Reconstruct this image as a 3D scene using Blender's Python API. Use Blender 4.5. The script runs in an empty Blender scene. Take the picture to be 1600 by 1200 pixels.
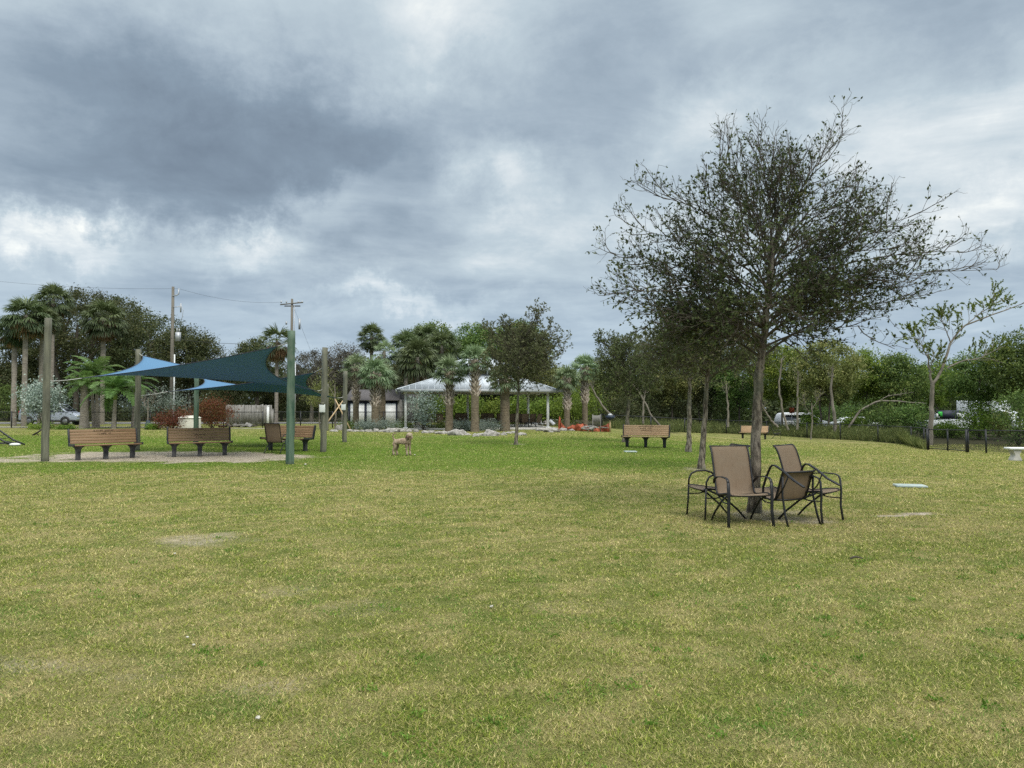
import bpy, bmesh, math, random
import numpy as np
from mathutils import Vector, Matrix, Euler
R = math.radians
PI = math.pi
sc = bpy.context.scene
col = sc.collection

# ------------------------------------------------------------------ camera
F, HC, TILT = 1155.0, 1.55, math.atan(36 / 1155.0)
cd = bpy.data.cameras.new('camera')
cd.sensor_width = 36
cd.lens = 36 * F / 1600
cd.clip_start = 0.05
cd.clip_end = 3000
cam = bpy.data.objects.new('camera', cd)
cam.location = (0, 0, HC)
cam.rotation_euler = (R(90) + TILT, 0, 0)
col.objects.link(cam)
sc.camera = cam

def ray(px, py):
    u, v = (px - 800) / F, (600 - py) / F
    return Vector((u, math.cos(TILT) - v * math.sin(TILT), math.sin(TILT) + v * math.cos(TILT)))

def at(px, py, Y):
    """world point at forward distance Y seen at photo pixel"""
    d = ray(px, py)
    d = d * (Y / d.y)
    return Vector((d.x, Y, HC + d.z))

# ------------------------------------------------------------------ colour management
sc.view_settings.view_transform = 'Standard'
sc.view_settings.look = 'None'
sc.view_settings.exposure = 0.45
sc.view_settings.gamma = 1
sc.render.film_transparent = False
try:
    sc.cycles.use_adaptive_sampling = True
    sc.cycles.adaptive_threshold = 0.008
    sc.cycles.max_bounces = 6
    sc.cycles.diffuse_bounces = 3
    sc.cycles.glossy_bounces = 2
    sc.cycles.transmission_bounces = 3
    sc.cycles.transparent_max_bounces = 12
    sc.cycles.use_denoising = False
except Exception:
    pass

# ------------------------------------------------------------------ node helper
class NT:
    def __init__(s, tree):
        s.t = tree
        s.t.nodes.clear()
    def n(s, typ, ins=None, **kw):
        nd = s.t.nodes.new(typ)
        for k, v in kw.items():
            setattr(nd, k, v)
        if ins:
            for k, v in ins.items():
                sock = nd.inputs[k]
                if isinstance(v, bpy.types.NodeSocket):
                    s.t.links.new(v, sock)
                else:
                    sock.default_value = v
        return nd
    def math(s, op, a, b=0.0, c=0.0, clamp=False):
        nd = s.n('ShaderNodeMath', {0: a, 1: b, 2: c}, operation=op)
        nd.use_clamp = clamp
        return nd.outputs[0]
    def mix(s, f, a, b, blend='MIX'):
        nd = s.t.nodes.new('ShaderNodeMix')
        nd.data_type = 'RGBA'
        nd.blend_type = blend
        for sock, v in ((nd.inputs[0], f), (nd.inputs[6], a), (nd.inputs[7], b)):
            if isinstance(v, bpy.types.NodeSocket):
                s.t.links.new(v, sock)
            else:
                if sock.type == 'RGBA' and len(v) == 3:
                    v = (*v, 1)
                sock.default_value = v
        return nd.outputs[2]
    def ramp(s, fac, stops, interp='LINEAR'):
        nd = s.n('ShaderNodeValToRGB', {0: fac})
        cr = nd.color_ramp
        cr.interpolation = interp
        while len(cr.elements) < len(stops):
            cr.elements.new(0.5)
        for e, (p, c) in zip(cr.elements, stops):
            e.position = p
            e.color = (*c, 1) if len(c) == 3 else c
        return nd.outputs[0]
    def noise(s, vec, scale, detail=4, rough=0.55, dist=0.0):
        return s.n('ShaderNodeTexNoise', {'Vector': vec, 'Scale': scale, 'Detail': detail, 'Roughness': rough, 'Distortion': dist})

# ------------------------------------------------------------------ world: overcast sky
def srgb(r, g, b):
    f = lambda c: (c / 255 / 12.92) if c / 255 <= 0.04045 else ((c / 255 + 0.055) / 1.055) ** 2.4
    return (f(r), f(g), f(b))
SUN_EL, SUN_AZ = 50, 150     # azimuth measured from +Y towards +X
w = bpy.data.worlds.new('World')
sc.world = w
w.use_nodes = True
T = NT(w.node_tree)
tc = T.n('ShaderNodeTexCoord')
d = tc.outputs['Generated']
sky = T.n('ShaderNodeTexSky', sky_type='NISHITA', sun_disc=False, sun_elevation=R(SUN_EL), sun_rotation=R(SUN_AZ))
sep = T.n('ShaderNodeSeparateXYZ', {0: d})
zz = sep.outputs[2]
# cloud-deck plane coordinates
zc = T.math('ADD', T.math('MAXIMUM', zz, 0.0), 0.16)
pv = T.n('ShaderNodeCombineXYZ', {0: T.math('DIVIDE', sep.outputs[0], zc), 1: T.math('DIVIDE', sep.outputs[1], zc), 2: 0.0}).outputs[0]
n_big = T.noise(pv, 0.8, 9, 0.60, 0.3)
n_fine = T.noise(pv, 2.1, 9, 0.62, 0.45)
n_str = T.noise(T.n('ShaderNodeMapping', {'Vector': pv, 'Rotation': (0, 0, R(-38)), 'Scale': (0.55, 2.0, 1)}).outputs[0], 0.9, 5, 0.55, 0.5)
# warp the direction so the cloud shapes get ragged edges
warp = T.noise(d, 5.0, 9, 0.66)
wv = T.n('ShaderNodeVectorMath', {0: warp.outputs['Color'], 1: (0.5, 0.5, 0.5)}, operation='SUBTRACT').outputs[0]
wv = T.n('ShaderNodeVectorMath', {0: wv, 'Scale': 0.26}, operation='SCALE').outputs[0]
dw = T.n('ShaderNodeVectorMath', {0: d, 1: wv}, operation='ADD').outputs[0]
acc = T.math('MULTIPLY_ADD', n_big.outputs[0], 0.90, -0.085)
acc = T.math('ADD', acc, T.math('MULTIPLY_ADD', n_fine.outputs[0], 0.62, -0.31))
acc = T.math('ADD', acc, T.math('MULTIPLY_ADD', n_str.outputs[0], 0.40, -0.20))
BLOBS = [  # px, py, half-width, half-height, roll, amount (positive = thick grey cloud, negative = thin bright cloud)
    (230, 215, 400, 180, 0, .27), (400, 285, 230, 140, 25, .24), (120, 285, 260, 90, 0, .14), (620, 240, 260, 170, 20, .14),
    (980, 190, 270, 150, -10, .15), (1450, 70, 260, 120, 0, .10), (700, 400, 300, 60, 0, .05),
    (50, 365, 130, 36, -8, -.30), (265, 395, 150, 30, -8, -.10), (405, 395, 100, 50, 10, -.24), (520, 320, 190, 50, 35, -.20),
    (775, 250, 100, 75, -40, -.26), (720, 30, 200, 130, 0, -.24), (300, 20, 260, 90, 0, -.12), (860, 290, 170, 130, 0, -.10),
    (1170, 170, 210, 60, 30, -.18), (1350, 150, 120, 110, 50, -.16), (1545, 310, 150, 70, 20, -.20), (1250, 330, 420, 200, 0, -.03),
    (620, 470, 210, 26, 0, -.20), (860, 480, 120, 24, 0, -.06), (1560, 110, 110, 60, 40, -.14), (880, 120, 90, 200, 0, -.05),
]
for (bx, by, sx, sy, roll, amt) in BLOBS:
    dr = ray(bx, by).normalized()
    right = dr.cross(Vector((0, 0, 1))).normalized()
    up = right.cross(dr)
    c, s_ = math.cos(R(roll)), math.sin(R(roll))
    r2 = right * c + up * s_
    u2 = up * c - right * s_
    m = Matrix((r2, dr, u2)).transposed()
    mp = T.n('ShaderNodeMapping', {'Vector': dw}, vector_type='TEXTURE')
    mp.inputs['Location'].default_value = dr
    mp.inputs['Rotation'].default_value = m.to_euler()
    mp.inputs['Scale'].default_value = (sx * 1.25 / F, 0.6, sy * 1.25 / F)
    ln = T.n('ShaderNodeVectorMath', {0: mp.outputs[0]}, operation='LENGTH').outputs['Value']
    mr = T.n('ShaderNodeMapRange', {'Value': ln, 'From Min': 0.0, 'From Max': 1.0, 'To Min': amt, 'To Max': 0.0}, interpolation_type='SMOOTHSTEP')
    acc = T.math('ADD', acc, mr.outputs[0])
cl = T.ramp(acc, [(0.0, srgb(226, 228, 224)), (0.12, srgb(198, 205, 208)), (0.28, srgb(169, 182, 190)), (0.48, srgb(145, 159, 171)),
                  (0.68, srgb(121, 136, 150)), (0.92, srgb(103, 116, 130))])
# blue-grey band towards the horizon
hz = T.n('ShaderNodeMapRange', {'Value': zz, 'From Min': 0.0, 'From Max': 0.2, 'To Min': 0.55, 'To Max': 0.0}).outputs[0]
cl = T.mix(hz, cl, srgb(150, 172, 194))
skyc = T.n('ShaderNodeVectorMath', {0: sky.outputs[0], 'Scale': 0.12}, operation='SCALE').outputs[0]
cl = T.mix(0.04, cl, skyc)
# an overcast sky is brightest overhead
zen = T.n('ShaderNodeMapRange', {'Value': zz, 'From Min': 0.50, 'From Max': 0.85, 'To Min': 1.0, 'To Max': 4.2}, interpolation_type='SMOOTHSTEP').outputs[0]
cl = T.n('ShaderNodeVectorMath', {0: T.mix(T.n('ShaderNodeMapRange', {'Value': zz, 'From Min': 0.5, 'From Max': 0.8}).outputs[0], cl, (.40, .41, .41)), 'Scale': zen}, operation='SCALE').outputs[0]
bg = T.n('ShaderNodeBackground', {'Color': cl, 'Strength': 1.0})
T.n('ShaderNodeOutputWorld', {'Surface': bg.outputs[0]})
try:
    w.cycles.sampling_method = 'MANUAL'
    w.cycles.sample_map_resolution = 512
except Exception:
    pass

# ------------------------------------------------------------------ sun (soft, behind cloud)
sd = bpy.data.lights.new('sun', 'SUN')
sd.energy = 1.5
sd.angle = R(18)
sd.color = (1.0, 0.94, 0.84)
so = bpy.data.objects.new('sun', sd)
sv = Vector((math.sin(R(SUN_AZ)) * math.cos(R(SUN_EL)), math.cos(R(SUN_AZ)) * math.cos(R(SUN_EL)), math.sin(R(SUN_EL))))
so.rotation_euler = sv.to_track_quat('Z', 'Y').to_euler()
so.location = (0, 0, 30)
col.objects.link(so)

# ------------------------------------------------------------------ terrain height
def sst(x, a, b):
    t = np.clip((np.asarray(x, float) - a) / (b - a), 0, 1)
    return t * t * (3 - 2 * t)
def gz(x, y):
    return -0.85 * sst(x, 0, 25) * sst(y, 8, 45)
def gzf(x, y):
    return float(gz(x, y))
def G(px, py):
    """ground point under a photo pixel"""
    d = ray(px, py)
    t = 10.0
    for _ in range(40):
        z = gzf(d.x * t, d.y * t)
        t = t * .5 + .5 * (z - HC) / d.z
    return Vector((d.x * t, d.y * t, gzf(d.x * t, d.y * t)))
def GY(px, Y):
    X = (px - 800) / F * Y
    return Vector((X, Y, gzf(X, Y)))

# ------------------------------------------------------------------ numpy noise
def _hash(ix, iy, seed):
    h = (ix.astype(np.int64) * 374761393 + iy.astype(np.int64) * 668265263 + seed * 1442695041) & 0xffffffff
    h = ((h ^ (h >> 13)) * 1274126177) & 0xffffffff
    return ((h ^ (h >> 16)) & 0xffff) / 65535.0
def vnoise(x, y, seed=0):
    x = np.asarray(x, float); y = np.asarray(y, float)
    ix = np.floor(x); iy = np.floor(y)
    fx = x - ix; fy = y - iy
    fx = fx * fx * (3 - 2 * fx); fy = fy * fy * (3 - 2 * fy)
    a = _hash(ix, iy, seed); b = _hash(ix + 1, iy, seed); c = _hash(ix, iy + 1, seed); e = _hash(ix + 1, iy + 1, seed)
    return (a * (1 - fx) + b * fx) * (1 - fy) + (c * (1 - fx) + e * fx) * fy
def fbm(x, y, seed=0, o=4):
    s = 0; a = 0.5; t = 0
    for i in range(o):
        s = s + a * vnoise(x * 2 ** i + 17.3 * i, y * 2 ** i - 9.1 * i, seed + i)
        t += a; a *= .55
    return s / t

# ------------------------------------------------------------------ mesh builder
class MB:
    def __init__(s):
        s.v = []; s.f = {}; s.n = 0; s.r = []
    def add(s, v, faces, rnd=None):
        v = np.asarray(v, float).reshape(-1, 3)
        for fa in (faces if isinstance(faces, (list, tuple)) and len(faces) and isinstance(faces[0], np.ndarray) and faces[0].ndim == 2 else [faces]):
            fa = np.asarray(fa, int)
            s.f.setdefault(fa.shape[1], []).append(fa + s.n)
        s.v.append(v)
        s.n += len(v)
        s.r.append(np.full(len(v), 0.5) if rnd is None else np.broadcast_to(np.asarray(rnd, float), (len(v),)))
        return s
    def box(s, c, size, rot=None, taper=1.0):
        hx, hy, hz = [q / 2 for q in size]
        p = np.array([[x * (taper if z > 0 else 1), y * (taper if z > 0 else 1), z] for z in (-hz, hz) for x, y in ((-hx, -hy), (hx, -hy), (hx, hy), (-hx, hy))], float)
        if rot is not None:
            p = p @ np.array(rot).T
        p = p + np.array(c)
        return s.add(p, np.array([[3, 2, 1, 0], [4, 5, 6, 7], [0, 1, 5, 4], [1, 2, 6, 5], [2, 3, 7, 6], [3, 0, 4, 7]]))
    def tubes(s, P, Rd, n=5, rnd=None, cap=False):
        """P (N,k,3), Rd (N,k)"""
        P = np.asarray(P, float); Rd = np.asarray(Rd, float)
        N, k, _ = P.shape
        t = np.gradient(P, axis=1)
        t /= np.linalg.norm(t, axis=2, keepdims=True) + 1e-9
        m = P[:, -1] - P[:, 0]
        m /= np.linalg.norm(m, axis=1, keepdims=True) + 1e-9
        ref = np.where(np.abs(m[:, 2:3]) < 0.8, np.array([[0, 0, 1.0]]), np.array([[1.0, 0, 0]]))
        ref = np.broadcast_to(ref[:, None, :], t.shape)
        n1 = np.cross(t, ref); n1 /= np.linalg.norm(n1, axis=2, keepdims=True) + 1e-9
        n2 = np.cross(t, n1)
        a = np.arange(n) * 2 * PI / n
        ring = P[:, :, None, :] + Rd[:, :, None, None] * (np.cos(a)[None, None, :, None] * n1[:, :, None, :] + np.sin(a)[None, None, :, None] * n2[:, :, None, :])
        V = ring.reshape(-1, 3)
        base = (np.arange(N) * k * n)[:, None, None]
        ii = (np.arange(k - 1) * n)[None, :, None]
        jj = np.arange(n)[None, None, :]
        j2 = (jj + 1) % n
        q = np.stack([base + ii + jj, base + ii + j2, base + ii + n + j2, base + ii + n + jj], axis=-1).reshape(-1, 4)
        rr = None if rnd is None else np.repeat(np.asarray(rnd, float), k * n)
        n0 = s.n
        s.add(V, q, rr)
        if cap:
            for b in range(N):
                o = n0 + b * k * n
                s.f.setdefault(n, []).append(np.array([[o + i for i in range(n)][::-1]]))
                s.f.setdefault(n, []).append(np.array([[o + (k - 1) * n + i for i in range(n)]]))
        return s
    def tube(s, pts, r, n=8, cap=True):
        pts = np.array([list(p) for p in pts], float)
        r = np.full(len(pts), r, float) if np.isscalar(r) else np.asarray(r, float)
        return s.tubes(pts[None], r[None], n, cap=cap)
    def bar(s, pts, w, t, wax=(1, 0, 0)):
        """sweep a rectangle: width w along wax, thickness t"""
        pts = np.array([list(p) for p in pts], float)
        tg = np.gradient(pts, axis=0); tg /= np.linalg.norm(tg, axis=1, keepdims=True)
        wa = np.broadcast_to(np.array(wax, float), tg.shape)
        nn = np.cross(tg, wa); nn /= np.linalg.norm(nn, axis=1, keepdims=True) + 1e-9
        w = np.broadcast_to(np.asarray(w, float), (len(pts),))[:, None]
        V = np.stack([pts - wa * w / 2 - nn * t / 2, pts + wa * w / 2 - nn * t / 2, pts + wa * w / 2 + nn * t / 2, pts - wa * w / 2 + nn * t / 2], 1).reshape(-1, 3)
        k = len(pts)
        q = [[i * 4 + j, i * 4 + (j + 1) % 4, (i + 1) * 4 + (j + 1) % 4, (i + 1) * 4 + j] for i in range(k - 1) for j in range(4)]
        q += [[3, 2, 1, 0], [(k - 1) * 4 + j for j in range(4)]]
        return s.add(V, np.array(q))
    def prism(s, poly, axis, a, b):
        """extrude 2-D polygon [(u,v)] along axis ('x','y','z') from a to b"""
        n = len(poly)
        V = []
        for q in (a, b):
            for (u, v) in poly:
                V.append({'x': (q, u, v), 'y': (u, q, v), 'z': (u, v, q)}[axis])
        s.add(V, np.array([[i, (i + 1) % n, n + (i + 1) % n, n + i] for i in range(n)]))
        o = s.n - 2 * n
        s.f.setdefault(n, []).append(np.array([[o + i for i in range(n)][::-1], [o + n + i for i in range(n)]]))
        return s
    def leaves(s, C, size, rng, aspect=0.5, D=None, rnd=None, droop=0.0):
        """diamond leaves: C (N,3) base positions"""
        C = np.asarray(C, float); N = len(C)
        if N == 0:
            return s
        if D is None:
            D = rng.normal(size=(N, 3))
        else:
            D = D + rng.normal(size=(N, 3)) * 0.6
        D[:, 2] -= droop
        D /= np.linalg.norm(D, axis=1, keepdims=True)
        q = rng.normal(size=(N, 3))
        S = np.cross(D, q); S /= np.linalg.norm(S, axis=1, keepdims=True) + 1e-9
        L = size * (0.65 + 0.7 * rng.random((N, 1)))
        W = L * aspect * 0.5
        V = np.stack([C, C + D * L * .5 + S * W, C + D * L, C + D * L * .5 - S * W], 1).reshape(-1, 3)
        F4 = np.arange(N * 4).reshape(N, 4)
        r = rng.random(N) if rnd is None else rnd
        return s.add(V, F4, np.repeat(r, 4))
    def ball(s, c, r, seg=10, rings=6, sc=(1, 1, 1)):
        V = []; 
        for i in range(rings + 1):
            ph = PI * i / rings
            for j in range(seg):
                a = 2 * PI * j / seg
                V.append((c[0] + r * sc[0] * math.sin(ph) * math.cos(a), c[1] + r * sc[1] * math.sin(ph) * math.sin(a), c[2] + r * sc[2] * math.cos(ph)))
        q = [[i * seg + j, i * seg + (j + 1) % seg, (i + 1) * seg + (j + 1) % seg, (i + 1) * seg + j] for i in range(rings) for j in range(seg)]
        return s.add(V, np.array(q))
    def build(s, name, mat, parent=None, smooth=False, colors=None):
        V = np.concatenate(s.v)
        me = bpy.data.meshes.new(name)
        sizes = []; idx = []
        for k, fl in s.f.items():
            fa = np.concatenate(fl)
            sizes.append(np.full(len(fa), k)); idx.append(fa.reshape(-1))
        sizes = np.concatenate(sizes).astype(np.int32); idx = np.concatenate(idx).astype(np.int32)
        me.vertices.add(len(V)); me.vertices.foreach_set('co', V.astype(np.float32).ravel())
        me.loops.add(len(idx)); me.loops.foreach_set('vertex_index', idx)
        me.polygons.add(len(sizes))
        st = np.concatenate([[0], np.cumsum(sizes)[:-1]]).astype(np.int32)
        me.polygons.foreach_set('loop_start', st)
        try:
            me.polygons.foreach_set('loop_total', sizes)
        except Exception:
            pass
        me.update(calc_edges=True)
        at_ = me.attributes.new('rnd', 'FLOAT', 'POINT')
        at_.data.foreach_set('value', np.concatenate(s.r).astype(np.float32))
        if colors is not None:
            ca = me.attributes.new('tint', 'FLOAT_COLOR', 'POINT')
            ca.data.foreach_set('color', np.asarray(colors, np.float32).ravel())
        if smooth:
            me.polygons.foreach_set('use_smooth', np.ones(len(sizes), bool))
        me.materials.append(mat)
        me.validate()
        o = bpy.data.objects.new(name, me)
        col.objects.link(o)
        if parent is not None:
            o.parent = parent
        return o

def tag(o, label=None, cat=None, group=None, kind=None):
    if label: o['label'] = label
    if cat: o['category'] = cat
    if group: o['group'] = group
    if kind: o['kind'] = kind
    return o
def thing(name, label, cat, loc=(0, 0, 0), rz=0.0, group=None):
    o = bpy.data.objects.new(name, None)
    o.empty_display_size = 0.2
    o.location = loc
    o.rotation_euler = (0, 0, rz)
    col.objects.link(o)
    return tag(o, label, cat, group)
def copy_tree(o, parent=None):
    c = o.copy()
    col.objects.link(c)
    if parent is not None:
        c.parent = parent
    for ch in list(o.children):
        copy_tree(ch, c)
    return c
def bevel(o, wd, seg=2):
    m = o.modifiers.new('bevel', 'BEVEL')
    m.width = wd; m.segments = seg; m.limit_method = 'ANGLE'
    return o

# ------------------------------------------------------------------ materials
def new_mat(name):
    m = bpy.data.materials.new(name)
    m.use_nodes = True
    return m, NT(m.node_tree)
def surf(name, c1, c2=None, scale=6.0, rough=0.7, metal=0.0, bump=0.0, bscale=None, stretch=(1, 1, 1), spec=0.4, detail=5, contrast=(0.35, 0.65), c3=None, s3=1.2):
    m, t = new_mat(name)
    tcn = t.n('ShaderNodeTexCoord')
    v = t.n('ShaderNodeMapping', {'Vector': tcn.outputs['Object'], 'Scale': stretch}).outputs[0]
    c2 = c2 or tuple(min(1, x * 1.25) for x in c1)
    nz = t.noise(v, scale, detail, 0.6)
    f = t.n('ShaderNodeMapRange', {'Value': nz.outputs[0], 'From Min': contrast[0], 'From Max': contrast[1]}).outputs[0]
    c = t.mix(f, c1, c2)
    if c3:
        n3 = t.noise(tcn.outputs['Object'], s3, 4, 0.6)
        f3 = t.n('ShaderNodeMapRange', {'Value': n3.outputs[0], 'From Min': 0.5, 'From Max': 0.7}).outputs[0]
        c = t.mix(f3, c, c3)
    p = t.n('ShaderNodeBsdfPrincipled', {'Base Color': c, 'Roughness': rough, 'Metallic': metal, 'Specular IOR Level': spec})
    if bump:
        nb = t.noise(v, bscale or scale * 3, 6, 0.65)
        b = t.n('ShaderNodeBump', {'Height': nb.outputs[0], 'Strength': min(1, bump), 'Distance': 0.02})
        t.t.links.new(b.outputs[0], p.inputs['Normal'])
    t.n('ShaderNodeOutputMaterial', {'Surface': p.outputs[0]})
    return m
def leafmat(name, stops, trans=0.3, rough=0.6, spec=0.25):
    """leaf colour from the per-leaf random value"""
    m, t = new_mat(name)
    a = t.n('ShaderNodeAttribute', attribute_name='rnd')
    c = t.ramp(a.outputs['Fac'], stops)
    oi = t.n('ShaderNodeObjectInfo')
    hs = t.n('ShaderNodeHueSaturation', {'Color': c, 'Hue': t.math('MULTIPLY_ADD', oi.outputs['Random'], 0.03, 0.485), 'Value': t.math('MULTIPLY_ADD', oi.outputs['Random'], 0.3, 0.85)})
    p = t.n('ShaderNodeBsdfPrincipled', {'Base Color': hs.outputs[0], 'Roughness': rough, 'Specular IOR Level': spec})
    tr = t.n('ShaderNodeBsdfTranslucent', {'Color': hs.outputs[0]})
    mx = t.n('ShaderNodeMixShader', {0: trans, 1: p.outputs[0], 2: tr.outputs[0]})
    t.n('ShaderNodeOutputMaterial', {'Surface': mx.outputs[0]})
    return m

M = {}
M['bark'] = surf('oak_bark', (.055, .045, .035), (.25, .22, .175), 16, .95, bump=1.0, bscale=34, stretch=(1, 1, .3), c3=(.14, .155, .11), contrast=(.40, .60))
M['twig'] = surf('twig_bark', (.05, .043, .033), (.095, .082, .062), 9, .9)
M['palebark'] = surf('pale_bark', (.13, .115, .09), (.25, .225, .185), 6, .9, bump=.6, stretch=(1, 1, .4), c3=(.12, .11, .09))
M['darkbark'] = surf('dark_bark', (.05, .042, .033), (.11, .095, .075), 6, .9, bump=.6, stretch=(1, 1, .4))
M['palmtrunk'] = surf('palm_trunk_lower', (.095, .076, .052), (.22, .18, .125), 7, .95, bump=1, bscale=14, stretch=(1, 1, 2.2), c3=(.20, .17, .12), s3=3)
M['palmgrey'] = surf('palm_trunk_grey', (.17, .15, .125), (.30, .27, .23), 3, .9, bump=1, bscale=14, stretch=(1, 1, 4.0))
M['boot'] = surf('palm_boot', (.20, .16, .125), (.52, .46, .38), 8, .9)
M['crownshaft'] = surf('green_crownshaft', (.11, .19, .05), (.20, .27, .07), 4, .5)
oakst = [(0, (.03, .042, .018)), (.5, (.058, .078, .028)), (.82, (.10, .125, .042)), (1, (.18, .17, .065))]
M['oakleaf'] = leafmat('oak_leaf', oakst, .25)
M['oakleaf_far'] = leafmat('oak_leaf_far', [(0, (0.056, 0.0728, 0.0308)), (0.5, (0.1008, 0.1288, 0.0504)), (0.85, (0.154, 0.182, 0.07)), (1, (0.238, 0.238, 0.1051))], .3)
M['oakpale'] = leafmat('pale_oak_leaf', [(0, (0.0743, 0.0891, 0.0432)), (0.5, (0.1283, 0.1485, 0.0702)), (0.85, (0.189, 0.2025, 0.0945)), (1, (0.27, 0.2565, 0.1215))], .35)
M['live'] = leafmat('live_oak_leaf', [(0, (.030, .042, .015)), (.5, (.060, .076, .027)), (.85, (.10, .108, .04)), (1, (.15, .135, .06))], .25)
M['ever'] = leafmat('evergreen_leaf', [(0, (0.0546, 0.0936, 0.0273)), (0.5, (0.1073, 0.1755, 0.0429)), (0.85, (0.1755, 0.2535, 0.0585)), (1, (0.312, 0.351, 0.1073))], .3)
M['bright'] = leafmat('broad_green_leaf', [(0, (0.0648, 0.1134, 0.0194)), (0.5, (0.1378, 0.2188, 0.0324)), (0.85, (0.2268, 0.324, 0.0486)), (1, (0.3888, 0.4536, 0.0972))], .35)
M['olive'] = leafmat('olive_leaf', [(0, (0.0963, 0.1155, 0.0347)), (0.5, (0.1829, 0.2118, 0.0616)), (0.85, (0.2695, 0.2888, 0.0963)), (1, (0.4235, 0.385, 0.1733))], .3)
M['greybush'] = leafmat('grey_brown_leaf', [(0, (.05, .046, .036)), (.6, (.095, .09, .068)), (1, (.16, .145, .11))], .2)
M['silver'] = leafmat('silver_leaf', [(0, (.14, .19, .16)), (.5, (.26, .33, .28)), (1, (.50, .57, .50))], .2)
M['sage'] = leafmat('sage_leaf', [(0, (0.108, 0.144, 0.12)), (0.5, (0.192, 0.24, 0.204)), (1, (0.36, 0.42, 0.36))], .2)
M['red'] = leafmat('copper_leaf', [(0, (.05, .035, .014)), (.3, (.11, .04, .018)), (.55, (.19, .055, .028)), (.75, (.10, .095, .025)), (1, (.24, .12, .05))], .25)
M['fan'] = leafmat('fan_palm_leaf', [(0, (0.0375, 0.06, 0.0275)), (0.5, (0.075, 0.1063, 0.0425)), (1, (0.15, 0.1875, 0.075))], .25, .5, .35)
M['fanlight'] = leafmat('young_fan_palm_leaf', [(0, (0.0834, 0.1301, 0.0667)), (0.5, (0.1667, 0.2334, 0.1201)), (1, (0.3335, 0.4169, 0.2334))], .25, .5, .35)
M['deadfan'] = leafmat('dead_fan_leaf', [(0, (.10, .06, .025)), (.5, (.20, .125, .055)), (1, (.32, .22, .11))], .2)
M['pinn'] = leafmat('feather_palm_leaf', [(0, (0.046, 0.0978, 0.023)), (0.5, (0.092, 0.1725, 0.0403)), (1, (0.1955, 0.2875, 0.0805))], .35, .5, .35)
M['weed'] = leafmat('weed_leaf', [(0, (0.078, 0.1014, 0.0312)), (0.5, (0.1326, 0.1794, 0.0468)), (1, (0.2496, 0.2652, 0.0936))], .3)
M['slat'] = surf('bench_slat', (.18, .108, .056), (.30, .19, .105), 5, .55, bump=.25, stretch=(.25, 6, 6))  # slat brown, darkened in the colour for the shade under the sails
M['slatpale'] = surf('bench_slat_pale', (.36, .235, .135), (.50, .345, .20), 5, .55, bump=.25, stretch=(.25, 6, 6))
M['black'] = surf('black_powder_coat', (.014, .016, .019), (.026, .028, .032), 9, .45, bump=.05)
M['legdust'] = surf('dusty_black_leg', (.03, .032, .036), (.085, .085, .088), 7, .7, c3=(.12, .12, .12), s3=3)
M['ink'] = surf('engraved_dark', (.03, .02, .014), (.05, .034, .022), 9, .9)
M['chair'] = surf('chair_tube', (.007, .008, .010), (.018, .019, .021), 12, .45, bump=.05)
M['post'] = surf('weathered_round_post', (.07, .072, .052), (.20, .20, .15), 4, .9, bump=.8, bscale=10, stretch=(2.5, 2.5, .25), c3=(.15, .15, .125))
M['postgreen'] = surf('green_treated_post', (.035, .08, .055), (.12, .18, .13), 4, .85, bump=.6, bscale=10, stretch=(3, 3, .22), c3=(.17, .20, .16))
M['utilwood'] = surf('utility_pole_wood', (.12, .11, .09), (.20, .185, .155), 4, .9, stretch=(3, 3, .2))
M['galv'] = surf('galvanised_steel', (.34, .36, .38), (.48, .50, .52), 6, .45, .4)
M['white'] = surf('white_paint', (.66, .68, .68), (.78, .79, .79), 3, .5)
M['offwhite'] = surf('off_white_plastic', (.60, .58, .50), (.72, .70, .62), 3, .6)
M['concrete'] = surf('concrete', (.40, .39, .36), (.56, .54, .50), 5, .9, bump=.4, c3=(.33, .32, .29))
M['rock'] = surf('grey_rock', (.20, .19, .175), (.50, .48, .44), 3.5, .9, bump=1.0, bscale=8, c3=(.11, .10, .09), s3=3)
M['asphalt'] = surf('asphalt', (.13, .13, .135), (.20, .20, .20), 8, .9, bump=.3, c3=(.25, .24, .23), s3=.3)
M['vanpaint'] = surf('pale_blue_car_paint', (.38, .43, .52), (.43, .48, .57), 1, .3, .15, spec=.6)
M['carwhite'] = surf('white_car_paint', (.62, .66, .70), (.70, .73, .76), 1, .3, spec=.6)
M['glass'] = surf('dark_window_glass', (.012, .016, .02), (.02, .026, .03), 2, .12, spec=.7)
M['tyre'] = surf('tyre_rubber', (.012, .012, .012), (.025, .024, .023), 9, .85)
M['rim'] = surf('wheel_rim', (.16, .17, .18), (.32, .33, .34), 6, .4, .5)
M['roof'] = surf('white_metal_roof', (.40, .445, .49), (.52, .57, .61), 2.0, .45, .05, stretch=(1, 1, 1))
M['fascia'] = surf('grey_fascia', (.30, .33, .35), (.40, .42, .44), 2, .5)
M['ceil'] = surf('pale_soffit', (.40, .36, .30), (.50, .46, .39), 3, .8)
M['shingle'] = surf('grey_shingle', (.085, .08, .082), (.14, .13, .132), 9, .9, bump=.6, stretch=(1, 1, 4))
M['navy'] = surf('navy_trim', (.02, .025, .045), (.035, .04, .065), 4, .6)
M['beige'] = surf('beige_stucco', (.36, .34, .29), (.46, .43, .37), 4, .9)
M['greywood'] = surf('weathered_grey_board', (.15, .145, .135), (.32, .31, .29), 5, .9, bump=.5, stretch=(5, 5, .3), c3=(.12, .11, .09))
M['orange'] = surf('orange_netting', (.26, .055, .025), (.42, .11, .045), 5, .7, bump=1, bscale=14)
M['stake'] = surf('pine_stake', (.42, .30, .16), (.55, .42, .25), 5, .8)
M['signwhite'] = surf('white_sign', (.62, .66, .66), (.74, .77, .76), 5, .5)
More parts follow.
